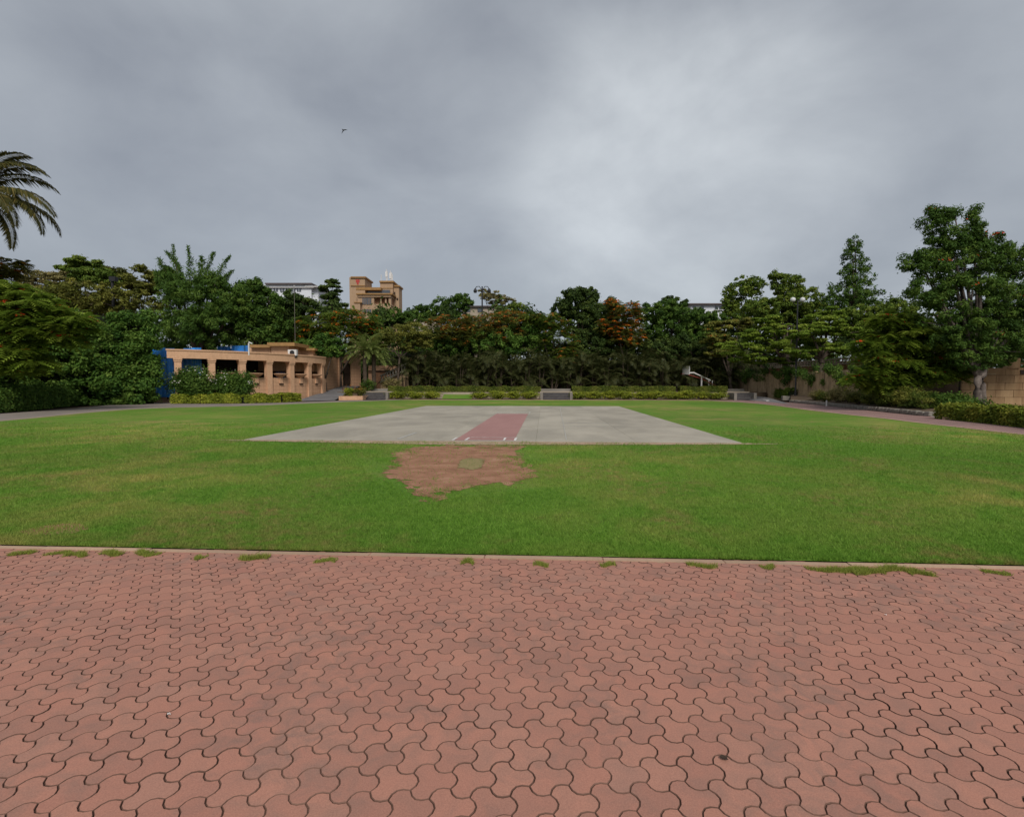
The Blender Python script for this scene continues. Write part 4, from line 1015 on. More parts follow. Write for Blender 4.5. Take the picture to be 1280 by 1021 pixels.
bl = [('leaf_dusty','pale dusty shrub in the bed in front of the stained wall'), ('leaf_olive','olive shrub in the bed in front of the stained wall'), ('leaf_hedge','dark green shrub in the bed in front of the stained wall')]
protos = [bush('bed_shrub', l_, 'shrub', 'shrubs in the bed along the right path', (0,0,.2), (1.7,1.6,1.25), m_, .16, 1500, .32, .7, clumps=14) for m_, l_ in bl]
for i, px in enumerate(range(1018, 1164, 7)):
    f_ = (px-1018)/145; yb = 505.3+f_*14.0
    o = protos[i % 3] if i < 3 else dup(protos[rnd.choice((0,1,2,2)) if px > 1060 else rnd.choice((0,0,1))], (0,0,0))
    g0 = gp(px, yb); back = .75+(.9 if i % 2 else 0); d_ = Vector((g0.x,g0.y,0)).normalized()*back
    o.location = (g0.x+d_.x, g0.y+d_.y, .2+back*.03); o.rotation_euler = (0,0,rnd.uniform(0,6)); s_ = rnd.uniform(.72,1.05)*(.95 if back < 1 else 1.15); o.scale = (s_,s_,s_*.9)
q = gp(996,500.5,.1)
sb = thing('stone_block', 'rough square stone block at the corner of the driveway', 'stone', (q.x,q.y,.0)); stones([q-Vector((.35,0,0)), q+Vector((.45,.05,0))], 1, sb, (.6,.5,.62), 'cap_stone', .34); stones([q-Vector((1.3,-.3,0)), q-Vector((.55,-.3,0))], 1, sb, (.6,.5,.5), 'grey_stone', .30)
q = gp(1033,507.8); mk = MB().tube([(q.x,q.y,0),(q.x,q.y,.42),(q.x,q.y,.44)], [.05,.05,.02], 8).build('marker_post', 'white_metal', org=q); tag(mk, 'small white marker post at the edge of the shrub bed', 'post')

# second driveway between the beds
mb = MB(); mb.face([gp(1164,521.2)+Vector((0,0,.008)), gp(1198,524)+Vector((0,0,.008)), cw(27.9,33,.25), cw(28.6,38,.75), cw(26.9,39,.75), cw(25.9,33,.25)]); struct(mb.build('driveway', 'grey_path'))
# block wall on the far right
bwl = thing('block_wall', 'tan sandstone block wall behind the big tree on the right', 'wall', cw(28.6,33.2))
wa, wb = cw(28.75,33.4), cw(37.0,31.6); nb = 9; ch = .46
dirw = (wb-wa).normalized(); ang = math.atan2(dirw.y, dirw.x); Lw = (wb-wa).length
bmm = {}
for r_ in range(6):
    for k in range(nb):
        if r_ == 5 and k < 2: continue
        off = 0 if r_ % 2 == 0 else .5
        x0 = max(0, (k-off)*Lw/nb); x1 = min(Lw, (k+1-off)*Lw/nb)
        if k == nb-1: x1 = Lw
        key = round(x1-x0, 3)
        if key not in bmm:
            o = MB().box((0,0,0), (x1-x0-.018,.34,ch-.018)).build('block', 'block', bwl, org=(0,0,0)); bmm[key] = o.data
        else: o = link(bpy.data.objects.new('block', bmm[key])); o.parent = bwl
        p = wa+dirw*(x0+x1)/2; o.location = Vector((p.x,p.y,-.1+ch*(r_+.5)))-bwl.location; o.rotation_euler = (0,0,ang); o.location += Vector((0, rnd.uniform(-.006,.006), 0))
p = wa+dirw*Lw/2+Vector((0,.06,0)); MB().box((p.x,p.y,1.2), (Lw-.02,.2,2.4), ang).build('backing', 'inner_wall', bwl)
p = wa+dirw*2.75; MB().box((p.x,p.y,2.95), (.62,.5,.62), ang).build('pier', 'block', bwl); MB().box((p.x+2.2,p.y-.3,2.92), (3.2,.5,.12), ang).build('coping', 'cap_stone', bwl)
p = wa+dirw*.9; MB().box((p.x,p.y,2.28), (1.8,.46,.10), ang).build('coping', 'cap_stone', bwl)
p = wa+dirw*3.6; MB().box((p.x,p.y-.19,2.40), (1.0,.03,.26), ang).build('opening', 'dark_wood', bwl)
gl = [gp(1192,524.6), gp(1220,527), gp(1260,531), gp(1310,536.5), gp(1360,543)]
hedge('hedge', 'clipped yellow-green hedge along the path in front of the block wall', None, [p+Vector((.25,.75,0)) for p in gl], 1.1, .02, .60, 'leaf_border', .13, 800, .05, mounds=1.5, lump=.6)
g2 = [gp(1196,521), gp(1230,523.5), gp(1275,528), gp(1330,534)]
hedge('hedge', 'taller loose green hedge against the foot of the block wall', None, [p+Vector((1.6,6.2,0)) for p in g2], 1.3, .02, .75, 'leaf_deep', .14, 600, .10, lump=1.2)
edging('kerb', [Vector((p.x,p.y)) for p in smooth_poly([gl[0]+Vector((-.4,.1,0))]+gl, 3)], .16, -.05, .12, 'kerb', .9)
bush('dark_shrub', 'dark broad shrub filling the corner behind the second driveway', 'shrub', None, cw(28.2,39.5,.2), (4.4,3.0,3.8), 'leaf_dark', .26, 5000, .45, .4, clumps=36)
hedge('hedge', 'low dark hedge bordering the second driveway', None, [cw(25.6,33.8), cw(26.6,39.0), cw(28.5,41)], .9, .2, 1.0, 'leaf_hedge', .13, 500, .05)

# ------------------------------------------------------------------ lamps, masts
def twin_lamp(name, label, base, h, r=.07, globe=False, span=.55):
    base = Vector(base); root = thing(name, label, 'lamp post', base)
    MB().tube([base, base+Vector((0,0,.5)), base+Vector((0,0,h))], [r*1.6, r, r*.7], 8).build('pole', 'dark_metal', root)
    for s in (-1, 1):
        t_ = Vector((CR,SR,0))*s*span; top = base+Vector((0,0,h))
        if globe:
            MB().tube([top-Vector((0,0,.5)), top-Vector((0,0,.45))+t_*.6, top+t_+Vector((0,0,-.2))], .03, 6).build('arm', 'dark_metal', root)
            c_ = top+t_; MB().lathe(c_-Vector((0,0,.2)), [(.06,0),(.20,.08),(.24,.22),(.18,.38),(.05,.44)], 12).build('globe', 'lamp_glass', root, True)
        else:
            MB().tube([top-Vector((0,0,.6)), top+t_*.4, top+t_*.8+Vector((0,0,-.02)), top+t_-Vector((0,0,.3))], .05, 6).build('arm', 'dark_metal', root)
            MB().lathe(top+t_-Vector((0,0,.85)), [(.20,0),(.26,.25),(.16,.5),(.05,.6)], 10).build('lantern', 'dark_metal', root)
    return root
p = cw(at(1000,480,49).dot(Vector((CR,SR,0))), 49.0)
twin_lamp('lamp_post', 'tall dark lamp post with two pale globes in front of the stained wall', Vector((p.x-.4,p.y,.5)), 9.0, .09, True, .45)
p = at(603,480,72); twin_lamp('lamp_post', 'dark lamp mast with two curved arms rising above the central trees', Vector((p.x,p.y,0)), 15.0, .13, False, .95)
p = at(145,480,56); lp = thing('floodlight_mast', 'dark mast with box floodlight rising behind the creeper wall', 'lamp post', Vector((p.x,p.y,0)))
MB().tube([(p.x,p.y,0),(p.x,p.y,13.0)], .14, 8).build('pole', 'dark_metal', lp); MB().box((p.x+.15,p.y,12.8), (.65,.5,.5), YAW).build('floodlight', 'dark_metal', lp)
p = at(370,480,60); fp_ = thing('flag_pole', 'thin pale pole rising from the trees below the white building', 'pole', Vector((p.x,p.y,0)))
MB().tube([(p.x,p.y,0),(p.x,p.y,9),(p.x,p.y,12.8)], [.026,.022,.016], 6).build('pole', 'grey_stone', fp_); MB().lathe((p.x,p.y,12.78), [(.04,0),(.07,.05),(.02,.12)], 8).build('finial', 'white_metal', fp_)

# ------------------------------------------------------------------ far buildings
def far_building(name, label, px, D):
    return thing(name, label, 'building', at(px, 480, D)-Vector((0,0,EYE)))
def fb_box(name, mat, px0, px1, py0, py1, D, dep, parent, org=None, sub=None):
    a, b = at(px0, py1, D), at(px1, py0, D); c = (a+b)/2+FW*dep/2; wdt = (Vector((b.x,b.y))-Vector((a.x,a.y))).length
    return MB().box((c.x,c.y,(a.z+b.z)/2), (wdt,dep,abs(b.z-a.z)), YAW).build(name, mat, sub or parent, org=parent.location if sub else None)
D = 120
tb = far_building('tower_building', 'tan stepped office building with rooftop antennas and red emblem', 470, D)
fb_box('wall', 'far_sandstone', 446.5, 489, 380, 480, D, 6, tb)                         # main block
fb_box('cornice', 'trim_tan', 445, 490.5, 366.5, 368.3, D-.5, 6, tb); fb_box('balcony_band', 'far_sandstone', 447.5, 488.5, 368.3, 371.3, D-.2, 6, tb)
fb_box('wall', 'drape', 450, 489, 371.3, 380, D+1.2, 5, tb)
fb_box('wall', 'far_sandstone', 447, 467.5, 371.3, 380, D+.05, 3, tb)
fb_box('storey', 'window_glass', 448, 487, 362.5, 366.5, D+2, 4, tb); fb_box('roof', 'trim_tan', 445, 476, 359.2, 362.5, D+.8, 10, tb)
fb_box('column', 'far_sandstone', 475.6, 476.8, 371.3, 392, D+.3, .6, tb); fb_box('column', 'far_sandstone', 481.4, 483, 371.3, 392, D+.3, .6, tb); fb_box('column', 'far_sandstone', 486, 488.8, 371.3, 392, D+.2, .8, tb)
t1 = fb_box('left_tower', 'far_sandstone', 438.6, 456, 346.6, 480, D+.9, 6, tb); fb_box('parapet', 'trim_tan', 438.2, 457, 345.6, 347.4, D+.6, 6.6, tb, sub=t1); fb_box('ledge', 'trim_tan', 438.4, 456.2, 356.6, 357.5, D+.7, .5, tb, sub=t1)
fb_box('emblem', 'red_sign', 444.8, 449.4, 349.5, 353, D+.85, .1, tb, sub=t1); fb_box('emblem', 'red_sign', 446, 448.2, 352.6, 355.6, D+.83, .1, tb, sub=t1)
fb_box('annex', 'far_sandstone', 443.5, 450, 378.5, 480, D-1.2, 5, tb); fb_box('ledge', 'trim_tan', 442.5, 451, 377.4, 378.6, D-1.4, 5.4, tb)
t2 = fb_box('stair_tower', 'far_sandstone', 475.2, 491, 352.6, 366.4, D+2.6, 7, tb); fb_box('parapet', 'trim_tan', 474.2, 492, 351, 353, D+2.3, 7.8, tb, sub=t2); fb_box('ledge', 'trim_tan', 475, 491.4, 359.8, 360.6, D+2.5, .4, tb, sub=t2)
t3 = fb_box('right_wing', 'far_sandstone', 489.2, 498.6, 358, 480, D+3.5, 3.5, tb); fb_box('parapet', 'trim_tan', 488.8, 499.4, 356.5, 358.4, D+3.2, 4.2, tb, sub=t3)
for (x0, x1, y0, y1) in ((495.6,497.6,372.5,374.5), (495.6,497.6,384,387), (492,494,365,369), (487.3,489.0,384,390)):
    fb_box('window', 'dark_wood', x0, x1, y0, y1, D+3.3 if x0 > 491 else D-.05, .2, tb)
for (x0, x1, y0, y1) in ((453,458,372.5,380.5), (458.6,464,372.5,380.5), (453,458,386.5,391), (458.6,464,386.5,391)):
    f_ = fb_box('window', 'window_glass', x0, x1, y0, y1, D-.12, .12, tb)
    for k in range(1, 3): fb_box('mullion', 'far_sandstone', x0+(x1-x0)*k/3-.1, x0+(x1-x0)*k/3+.1, y0, y1, D-.18, .06, tb, sub=f_)
for px, y0, y1 in ((476.5,343.5,351), (483,336.5,351), (484.2,339,351), (488,338.5,351), (489.5,340.5,351), (490.6,343,351)):
    a_, b_ = at(px, y1, D+4), at(px, y0, D+4)
    an = MB().tube([a_, b_], .09, 6).build('antenna', 'white_metal', tb)
    if px in (483, 488): MB().box(b_-Vector((0,0,1.2)), (.5,.35,1.3), YAW).build('panel', 'white_metal', an, org=tb.location)
D = 135
wb_ = far_building('white_building', 'long white flat-roofed building with dark eave behind the trees', 365, D)
fb_box('wall', 'white_wall', 328, 389, 355.6, 480, D, 14, wb_); fb_box('roof', 'roof_edge', 331, 389.6, 353.6, 355.2, D-.8, 15, wb_); fb_box('wall', 'white_wall', 389, 398, 358.6, 480, D+1, 12, wb_)
for x0 in (334, 342, 350, 357, 364, 371): 
    f_ = fb_box('window', 'window_glass', x0, x0+5.2, 360, 364.5, D-.1, .15, wb_); fb_box('frame', 'white_wall', x0+2.4, x0+2.7, 360, 364.5, D-.2, .1, wb_, sub=f_)
fb_box('ledge', 'white_metal', 328, 392, 358.8, 359.6, D-.5, .6, wb_); fb_box('roof', 'white_metal', 381, 400, 357.6, 358.6, D-.6, 12, wb_)
D = 125
wb2 = far_building('white_building', 'pale low building glimpsed above the trees on the right', 880, D)
fb_box('wall', 'white_wall', 862, 915, 380.5, 480, D, 12, wb2); fb_box('roof', 'roof_edge', 860, 917, 379, 380.5, D-.8, 13.5, wb2)
for x0 in (866, 876, 893.5, 899): 
    f_ = fb_box('window', 'window_glass', x0, x0+4, 383, 387, D-.1, .15, wb2); fb_box('sill', 'white_metal', x0-.3, x0+4.3, 387, 387.6, D-.4, .4, wb2, sub=f_)
D = 110
hb = far_building('low_house', 'grey-beige low house half hidden by trees beneath the lamp mast', 585, D)
fb_box('wall', 'pale_stone', 505, 545, 391.5, 480, D, 10, hb); fb_box('wall', 'pale_stone', 578, 632, 383.5, 480, D+2, 10, hb); fb_box('roof', 'roof_edge', 576, 634, 382, 383.5, D+1.5, 11, hb)
for x0 in (582, 597, 622): fb_box('window', 'window_glass', x0, x0+6, 385.5, 390, D+1.9, .15, hb)

# ------------------------------------------------------------------ palms
def frond_mesh(name, length, elev, droop, pairs, lw, ll, hang, keel=.35, seed=0):
    r = np.random.default_rng(seed); pts = []; p = np.zeros(3); a = elev; n = 16
    for k in range(n+1):
        pts.append(p.copy()); d = np.array((math.cos(a), 0, math.sin(a))); p = p+d*length/n; a -= droop/n*(.5+1.1*k/n)
    pts = np.array(pts); V = []; tn = []
    # rachis as a thin tapering strip (3-sided)
    for k in range(n):
        w0, w1 = .018*length/3*(1-.8*k/n)+.008, .018*length/3*(1-.8*(k+1)/n)+.008
        for (ya, yb, za, zb) in ((-1,1,0,0), (1,0,0,-1.2), (0,-1,-1.2,0)):
            V.append([pts[k]+(0,ya*w0,za*w0), pts[k+1]+(0,ya*w1,za*w1), pts[k+1]+(0,yb*w1,zb*w1), pts[k]+(0,yb*w0,zb*w0)]); tn.append(.85)
    for j in range(pairs):
        f = .12+.88*(j+.5)/pairs; x = f*n; k = min(int(x), n-1); q = pts[k]+(pts[k+1]-pts[k])*(x-k); t = (pts[k+1]-pts[k]); t = t/np.linalg.norm(t)
        up_ = np.array((-t[2], 0, t[0])); L_ = ll*math.sin(math.pi*min(.97, .18+.8*f))**.7*r.uniform(.85,1.1)
        for s in (-1, 1):
            dr = t*.55+np.array((0, s, 0))*.85+up_*keel*r.uniform(.6,1.3); dr /= np.linalg.norm(dr)
            tip = q+dr*L_+np.array((0, 0, -1))*L_*hang*r.uniform(.7,1.3); mid = q+dr*L_*.5+np.array((0, 0, -1))*L_*hang*.16
            V.append([q-t*lw*.5, mid-t*lw*.6, tip, mid+t*lw*.6]); tn.append(r.normal(.5,.2))
    return npmesh(name, np.array(V).reshape(-1, 3), 4, np.array(tn))
# coconut palm, its head just outside the left of the picture
ch_ = at(-34, 243, 36.5); pb_ = Vector((ch_.x-.6, ch_.y, 0))
cp = thing('coconut_palm', 'coconut palm with long drooping fronds above the creeper wall', 'palm', pb_)
mb = MB(); mb.tube(curve(pb_, ch_-Vector((0,0,.3)), (.8,0,0), 14), [.26-.008*i+.012*(i % 2) for i in range(14)], 10); mb.build('trunk', 'palm_bark', cp, True)
fms = [frond_mesh('frond', 5.6, .75, 1.9, 80, .10, 1.05, .6, .25, 1), frond_mesh('frond', 5.9, .35, 1.75, 80, .10, 1.1, .7, .2, 2), frond_mesh('frond', 5.4, .05, 1.35, 80, .10, 1.0, .65, .2, 3), frond_mesh('frond', 5.2, 1.1, 1.9, 80, .10, 1.0, .5, .25, 4)]
for k, (az, mi, tl) in enumerate(((4,1,.06), (-14,2,-.08), (-6,2,-.42), (6,1,-.22), (12,0,.3), (22,0,.12), (60,1,0), (95,0,0), (130,2,0), (165,1,0), (200,0,.1), (235,2,0), (270,1,0), (300,0,0), (330,1,-.05), (10,3,.35), (150,3,.1), (250,3,.1), (-40,2,-.15), (40,3,.2))):
    o = meshobj('frond', fms[mi], 'leaf_coco', cp); o.location = ch_-pb_; o.rotation_euler = (rnd.uniform(-.3,.3), -tl, YAW+R(az))
# two date palms
dms = [frond_mesh('frond', 2.75, e_, dr_, 44, .035, .48, .22, .45, 10+i) for i, (e_, dr_) in enumerate(((1.25,1.0), (.85,1.2), (.45,1.15), (.1,.9), (-.25,.7)))]
for (px, D_, z_, h_, lab) in ((456.5, 58.6, .78, 4.6, 'date palm with feathery crown standing nearer the tan doorway'), (467.5, 59.4, .78, 4.4, 'date palm with feathery crown standing nearer the forked tree')):
    p = at(px, 480, D_); b0 = Vector((p.x,p.y,z_)); hd = b0+Vector((0,0,h_))
    r_ = thing('date_palm', lab, 'palm', b0, 'date palms by the ramp')
    MB().tube([b0-Vector((0,0,.1))]+[b0+Vector((0,0,h_*k/14)) for k in range(1,15)], [.30]+[.21+.03*(k % 2) for k in range(14)], 10).build('trunk', 'palm_bark', r_)
    for ring, cnt in ((0,7), (1,10), (2,12), (3,10), (4,7)):
        for k in range(cnt):
            o = meshobj('frond', dms[ring], 'leaf_date', r_); o.location = hd-b0; o.rotation_euler = (rnd.uniform(-.25,.25), rnd.uniform(-.12,.12), 2*math.pi*(k+.5*(ring % 2)+rnd.uniform(-.2,.2))/cnt); s_ = rnd.uniform(.85,1.08); o.scale = (s_,s_,s_)
# areca palm screen
ams = [frond_mesh('frond', 2.5, e_, dr_, 26, .06, .62, .55, .3, 30+i) for i, (e_, dr_) in enumerate(((1.35,1.4), (1.1,2.0), (.8,2.3), (.5,2.2)))]
def areca(base, h, first=False):
    r_ = thing('areca_palm', 'dark areca palm clump with drooping fronds in the screen behind the terrace', 'palm', base, 'areca palm screen')
    mb = MB(); tops = []
    for k in range(6):
        a_ = k*1.05+rnd.uniform(-.3,.3); t_ = Vector((math.cos(a_)*rnd.uniform(.25,.75), math.sin(a_)*rnd.uniform(.25,.7), h*(.10+.62*((k*5 % 6)+rnd.random())/6)))
        mb.tube(curve((math.cos(a_)*.2, math.sin(a_)*.2, -.1), t_, (0,0,.1), 5), [.06,.055,.05,.045,.035], 6); tops.append(t_)
    mb.build('stems', 'palm_bark', r_, org=(0,0,0))
    for k in range(30):
        t_ = tops[k % 6]; o = meshobj('frond', ams[rnd.choice((0,1,1,2,2,3))], 'leaf_areca', r_); o.location = t_; o.rotation_euler = (rnd.uniform(-.3,.3), rnd.uniform(-.15,.15), rnd.uniform(0,6.28)); s_ = rnd.uniform(.75,1.1); o.scale = (s_,s_,s_)
    return r_
ap = [areca((0,0,0), h_) for h_ in (4.6, 5.0, 4.3)]
spots = [(px, 61.2) for px in range(506, 935, 17)]+[(px, 63.6) for px in range(498, 930, 20)]
for i, (px, D_) in enumerate(spots):
    p = at(px+rnd.uniform(-4,4), 480, D_+rnd.uniform(-.5,.5)); o = ap[i] if i < 3 else dup(ap[i % 3], (0,0,0))
    o.location = (p.x,p.y,.76); o.rotation_euler = (0,0,rnd.uniform(0,6.28)); s_ = rnd.uniform(.9,1.15)+(.12 if D_ > 62 else 0); o.scale = (s_,s_,s_)

# ------------------------------------------------------------------ trees
def foot(px, D, z=0): p = at(px, 480, D); return Vector((p.x, p.y, z))
G1, G2, G3 = 'trees behind the creeper wall', 'trees behind the areca palms', 'trees on the upper terrace at right'
# left
tree('flame_tree', 'flame tree with feathery leaves and red blossoms in front of the creeper wall', None, foot(-25,31), [(-10,395,70,52), (45,400,48,34), (85,408,36,30,.8), (15,372,40,22), (20,445,44,26,-.4)], 'feather', 'leaf_fresh', .6, 26000, .3, .24, D=31, flowers=('flower_red', .24, 30, .15), flat=.5)
tree('flame_tree', 'flame tree with orange blossoms below the coconut palm', None, foot(-40,40), [(-5,335,34,18), (-30,355,40,22)], 'feather', 'leaf_olive', .55, 9000, .3, .2, D=40, flowers=('flower_orange', .6, 50, .14))
tree('rain_tree', 'thin-crowned pale tree standing tall behind the creeper wall', G1, foot(60,66), [(58,352,38,15), (35,345,24,10), (85,350,22,12)], 'umbrella', 'leaf_dusty', .3, 4200, .22, .22, D=66, flat=.45)
tree('rain_tree', 'spreading dark green umbrella tree behind the creeper wall', G1, foot(115,60), [(105,336,32,14), (125,348,40,16), (95,330,16,8)], 'umbrella', 'leaf_mid', .32, 9000, .26, .25, D=60, flat=.4)
tree('rain_tree', 'olive umbrella tree beside the floodlight mast', G1, foot(165,62), [(165,348,38,18), (185,356,26,14), (140,345,22,12)], 'umbrella', 'leaf_olive', .32, 8000, .26, .25, D=62, flat=.42)
tree('broad_tree', 'brownish-olive bushy tree behind the creeper wall', G1, foot(110,57), [(110,372,60,22), (165,380,48,20), (60,375,46,22)], 'broad', 'leaf_olive', .32, 10000, .3, .25, D=57)
tree('plume_tree', 'tall dark tree with wispy drooping plumes at its top', None, foot(250,58), [(248,375,46,44), (225,362,20,22), (262,360,24,20), (245,412,58,30), (208,352,14,20), (295,380,24,26), (275,400,40,30)], 'broad', 'leaf_deep', .42, 26000, .26, .4, D=58, aspect=.22, droop=.7, up=.25, plumes=[(228,355,217,306,4), (236,355,234,306,4), (220,358,198,322,5), (248,352,252,320,5), (256,352,268,315,4), (268,358,288,320,4), (275,362,291,338,4), (208,362,192,338,4), (230,350,207,314,3)])
tree('broad_tree', 'dense green tree right of the wispy plume tree', None, foot(318,60), [(312,378,28,28), (322,362,16,14), (335,385,22,22), (320,405,34,30), (345,415,26,20)], 'broad', 'leaf_deep', .3, 14000, .3, .25, D=60)
tree('broad_tree', 'dark bushy tree below the white building', None, foot(365,64), [(362,378,24,16), (380,385,26,16), (345,400,30,22), (372,408,30,22)], 'broad', 'leaf_dark', .3, 12000, .3, .25, D=64)
tree('tiered_tree', 'tree with stacked horizontal tiers of dark leaves beside the tower', None, foot(417,80), [(416,352,10,4), (414,361,17,5), (420,371,20,5), (417,381,24,6), (420,391,26,7)], 'umbrella', 'leaf_dark', .34, 9000, .34, .22, D=80, flat=.4, fork=.8)
tree('flame_tree', 'flame tree dotted with orange blossoms in front of the tower', None, foot(425,63), [(405,405,36,20), (440,402,36,18), (425,420,46,22), (460,415,24,18), (388,425,26,18)], 'feather', 'leaf_mid', .6, 20000, .28, .25, D=63, flowers=('flower_orange', .34, 28, .16))
tree('broad_tree', 'round green tree over the gate house roof', None, foot(408,58), [(404,430,18,16), (385,435,20,16), (420,436,14,14)], 'broad', 'leaf_creeper', .24, 9000, .3, .16, D=58)
tree('forked_tree', 'yellow-green tree with forked bare trunk between the date palms and areca palms', None, foot(497,60.5,.78), [(495,417,26,13), (520,414,24,12), (478,424,14,12), (512,430,18,12), (530,425,14,12)], 'umbrella', 'leaf_olive', .22, 8000, .26, .13, D=60.5, flat=.5, fork=.62)
# centre
tree('broad_tree', 'dark round tree to the right of the tower building', G2, foot(490,80), [(490,395,26,12), (515,398,24,12), (475,402,20,10)], 'broad', 'leaf_deep', .32, 7000, .3, .22, D=80)
tree('broad_tree', 'bushy tree with flat clipped top left of the lamp mast', G2, foot(545,88), [(535,388,28,8), (565,380,26,13), (580,376,14,11), (555,394,34,11)], 'broad', 'leaf_deep', .32, 9000, .28, .22, D=88)
tree('airy_tree', 'small airy tree right beside the lamp mast', G2, foot(622,90), [(615,372,18,9), (632,380,18,9), (605,366,9,5)], 'umbrella', 'leaf_dusty', .3, 3000, .25, .16, D=90, flat=.4)
tree('broad_tree', 'light green tree behind the central flame trees', G2, foot(640,84), [(648,390,18,13), (668,400,18,12), (630,398,20,12)], 'broad', 'leaf_mid', .3, 6000, .3, .2, D=84)
tree('flame_tree', 'spreading flame tree with rusty blossoms below the lamp mast', G2, foot(585,66), [(560,408,34,15), (600,404,36,15), (640,402,32,15), (580,420,44,16), (625,420,38,17)], 'feather', 'leaf_olive', .55, 20000, .26, .22, D=66, flowers=('flower_rust', .4, 30, .16))
tree('broad_tree', 'mid green tree just behind the areca palms', G2, foot(655,65), [(640,425,34,22), (672,418,28,24), (610,432,30,20)], 'broad', 'leaf_creeper', .26, 9000, .28, .2, D=65)
tree('flame_tree', 'flame tree with green top and scattered orange blossoms beside the tallest dark tree', G2, foot(690,64), [(690,405,26,16), (700,425,26,20), (705,447,24,16), (670,400,20,12)], 'feather', 'leaf_mid', .5, 14000, .28, .2, D=64, flowers=('flower_rust', .3, 26, .15))
tree('broad_tree', 'tallest dark round-topped tree of the central row', G2, foot(725,68), [(720,380,32,20), (745,388,32,22), (705,390,22,16), (728,368,22,11), (740,412,40,24), (760,400,28,22)], 'broad', 'leaf_dark', .3, 20000, .24, .3, D=68)
tree('flame_tree', 'flame tree with a thick orange-flowered crown', G2, foot(785,64), [(780,388,24,14), (792,402,18,16), (765,380,14,8), (770,408,24,15), (785,422,24,14)], 'feather', 'leaf_olive', .5, 12000, .3, .2, D=64, flowers=('flower_orange', .62, 34, .17))
tree('broad_tree', 'green layered tree right of the orange-flowered crown', G2, foot(835,68), [(820,392,30,16), (850,396,34,16), (838,383,22,9), (880,402,30,16), (830,415,36,22), (870,422,38,22)], 'broad', 'leaf_deep', .3, 19000, .24, .28, D=68)
tree('airy_tree', 'tiny round tree crown peeping over the green layered tree', G2, foot(838,84), [(838,375,11,6), (855,377,6,4)], 'broad', 'leaf_dark', .28, 1500, .4, .14, D=84)
tree('broad_tree', 'dark tree filling the gap behind the basketball hoop', G2, foot(880,65.5), [(860,435,36,20), (895,432,34,24), (915,440,26,22), (820,440,36,18)], 'broad', 'leaf_dark', .3, 12000, .28, .22, D=65.5)
tree('broad_tree', 'dark green tree behind the central areca palms', G2, foot(755,66), [(745,435,36,18), (785,438,36,18), (705,440,30,16)], 'broad', 'leaf_dark', .3, 10000, .28, .22, D=66)
tree('broad_tree', 'dark green tree behind the first areca palms', G2, foot(550,66.5), [(530,432,30,18), (565,436,32,18), (510,445,22,16), (595,440,26,16)], 'broad', 'leaf_deep', .3, 9000, .28, .22, D=66.5)
# right
tree('umbrella_tree', 'rusty-tipped umbrella tree at the end of the areca palms', G3, foot(915,60), [(905,410,28,9), (895,425,24,9), (925,402,20,8), (905,440,26,10)], 'umbrella', 'leaf_olive', .3, 8000, .24, .2, D=60, flat=.35, flowers=('flower_rust', .25, 20, .16))
tree('airy_tree', 'tall airy tree with see-through crown above the umbrella trees', G3, foot(930,74), [(925,362,22,17), (912,378,14,12), (942,358,16,13), (930,390,26,14)], 'broad', 'leaf_mid', .32, 4800, .24, .2, D=74, aspect=.6)
tree('broad_tree', 'tall green tree with ragged top left of the pointed tree', G3, foot(985,68), [(985,358,24,17), (1000,378,32,20), (970,345,12,8), (950,392,34,20), (1010,395,34,18), (975,385,30,20)], 'broad', 'leaf_mid', .3, 16000, .24, .28, D=68)
tree('pointed_tree', 'tall pointed tree rising above all on the upper terrace', G3, foot(1066,58), [(1068,305,12,12), (1066,325,18,16), (1072,345,26,16), (1060,365,32,16), (1080,372,26,16), (1052,380,28,14)], 'broad', 'leaf_deep', .24, 6500, .17, .22, D=58, aspect=.45, fork=.8)
tree('umbrella_tree', 'layered umbrella tree beside the globe lamp', G3, foot(988,54,2.4), [(945,418,34,9), (985,410,34,9), (925,435,34,9), (965,432,38,9), (940,450,30,9), (985,448,20,8), (960,400,20,7)], 'umbrella', 'leaf_fresh', .26, 15000, .22, .26, D=54, flat=.3, fork=.5)
tree('umbrella_tree', 'layered umbrella tree with sturdy trunk right of the globe lamp', G3, foot(1024,49,2.4), [(1030,402,36,10), (1010,415,34,10), (1050,415,32,10), (1025,432,36,10), (1000,440,22,9), (1052,438,22,9), (1040,392,22,8)], 'umbrella', 'leaf_fresh', .24, 17000, .22, .26, D=49, flat=.32, fork=.42)
tree('broad_tree', 'dull green tree under the pointed tree', G3, foot(1090,52,2.4), [(1085,395,34,18), (1115,392,30,20), (1075,410,30,18), (1110,420,34,24)], 'broad', 'leaf_mid', .26, 13000, .26, .25, D=52)
tree('broad_tree', 'dark tree behind the flame tree on the right', G3, foot(1130,46,2.4), [(1120,445,40,28), (1160,440,40,34), (1190,450,30,30)], 'broad', 'leaf_dark', .26, 12000, .26, .25, D=46)
tree('flame_tree', 'flame tree with lacy bright leaves and red blossoms over the shrub bed', None, foot(1152,32.3,.1), [(1095,438,34,20), (1130,420,44,24), (1165,430,40,26), (1110,462,42,20), (1150,460,44,24), (1080,475,24,12), (1180,460,30,24), (1120,400,36,14), (1108,482,24,11)], 'feather', 'leaf_fresh', .5, 52000, .24, .20, D=32.3, flowers=('flower_red', .26, 26, .13), flat=.42, fork=.5, depth=.7)
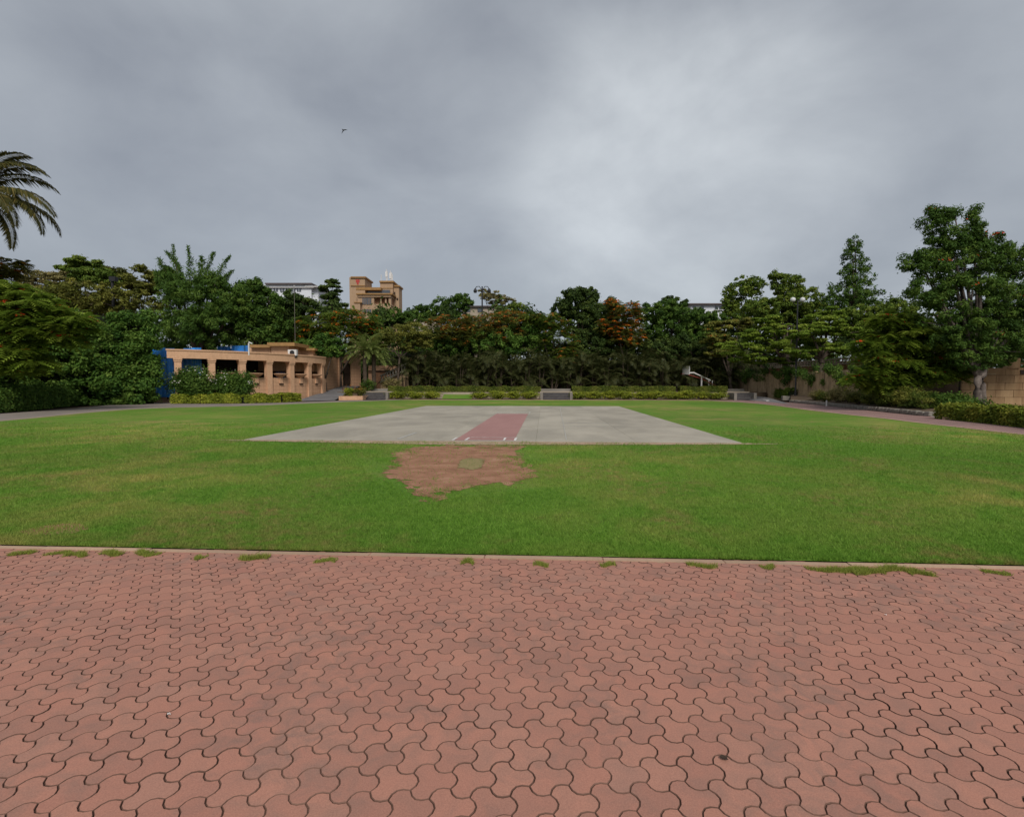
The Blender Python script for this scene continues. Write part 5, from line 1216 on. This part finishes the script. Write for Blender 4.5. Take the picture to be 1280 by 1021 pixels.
tree('broad_tree', 'largest dark tree with pale forked trunk in front of the block wall', None, foot(1222,30.5,.05), [(1172,278,22,24), (1192,268,12,14), (1185,300,28,20), (1218,275,14,20), (1216,300,20,18), (1150,330,26,22), (1195,330,44,34), (1240,320,36,30), (1275,330,30,26), (1165,360,36,28), (1215,370,50,34), (1265,380,40,36), (1195,410,48,30), (1250,425,44,34), (1215,445,36,20), (1300,400,40,50)], 'broad', 'leaf_deep', .18, 44000, .17, .22, 'grey_bark', D=30.5, fork=.30, flowers=('flower_red', .03, 16, .10), depth=.7, aspect=.36, twin=True)
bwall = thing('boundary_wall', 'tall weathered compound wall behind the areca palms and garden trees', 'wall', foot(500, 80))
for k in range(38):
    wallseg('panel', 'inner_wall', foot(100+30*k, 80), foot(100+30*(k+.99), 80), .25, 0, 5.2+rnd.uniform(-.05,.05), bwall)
# far wood that closes the view
C_, R_ = [], []
for k in range(1250):
    px = rnd.uniform(-120, 1420); D_ = rnd.choice((rnd.uniform(70,76), rnd.uniform(90,104))); top = 414 if 430 < px < 900 else 402
    p = at(px, min(486, rnd.uniform(top, 500)-rnd.choice((0,0,25)) if True else 0), D_); C_.append(tuple(p)); r_ = rnd.uniform(1.2, 2.4); R_.append((r_,r_,r_*.85))
V, tn = clump_leaves(np.array(C_), np.array(R_), 110, .6, .4, .55, .2, .4); V[:, :, 2] = np.maximum(V[:, :, 2], .05)
fw_ = meshobj('far_wood', npmesh('far_wood', V, 4, tn), 'leaf_dark'); fw_['kind'] = 'stuff'; fw_['label'] = 'dark far woodland closing the view behind the garden trees'; fw_['category'] = 'woodland'

# bird in the sky
bp = at(429, 163, 60)
bd = thing('bird', 'small dark bird flying with bent wings in the cloudy sky', 'bird', bp)
def birdpart(name, pts, th):
    mb = MB(); mb.tube(pts, th, 6); return mb.build(name, 'dark_metal', bd)
u_ = Vector((CR,SR,0))
birdpart('body', [bp-u_*.05-FW*.25, bp-FW*.05, bp+FW*.2], [.02,.07,.02])
for sgn, tip, mid in ((1, u_*.55+Vector((0,0,.0)), u_*.28+Vector((0,0,.05))), (-1, -u_*.18+Vector((0,0,-.42)), -u_*.06+Vector((0,0,-.16)))):
    mb = MB(); a_, b_ = bp+FW*.12, bp-FW*.10
    mb.face([a_, b_, bp+mid-FW*.10, bp+mid+FW*.10]); mb.face([bp+mid+FW*.10, bp+mid-FW*.10, bp+tip-FW*.05]); mb.build('wing', 'dark_metal', bd)
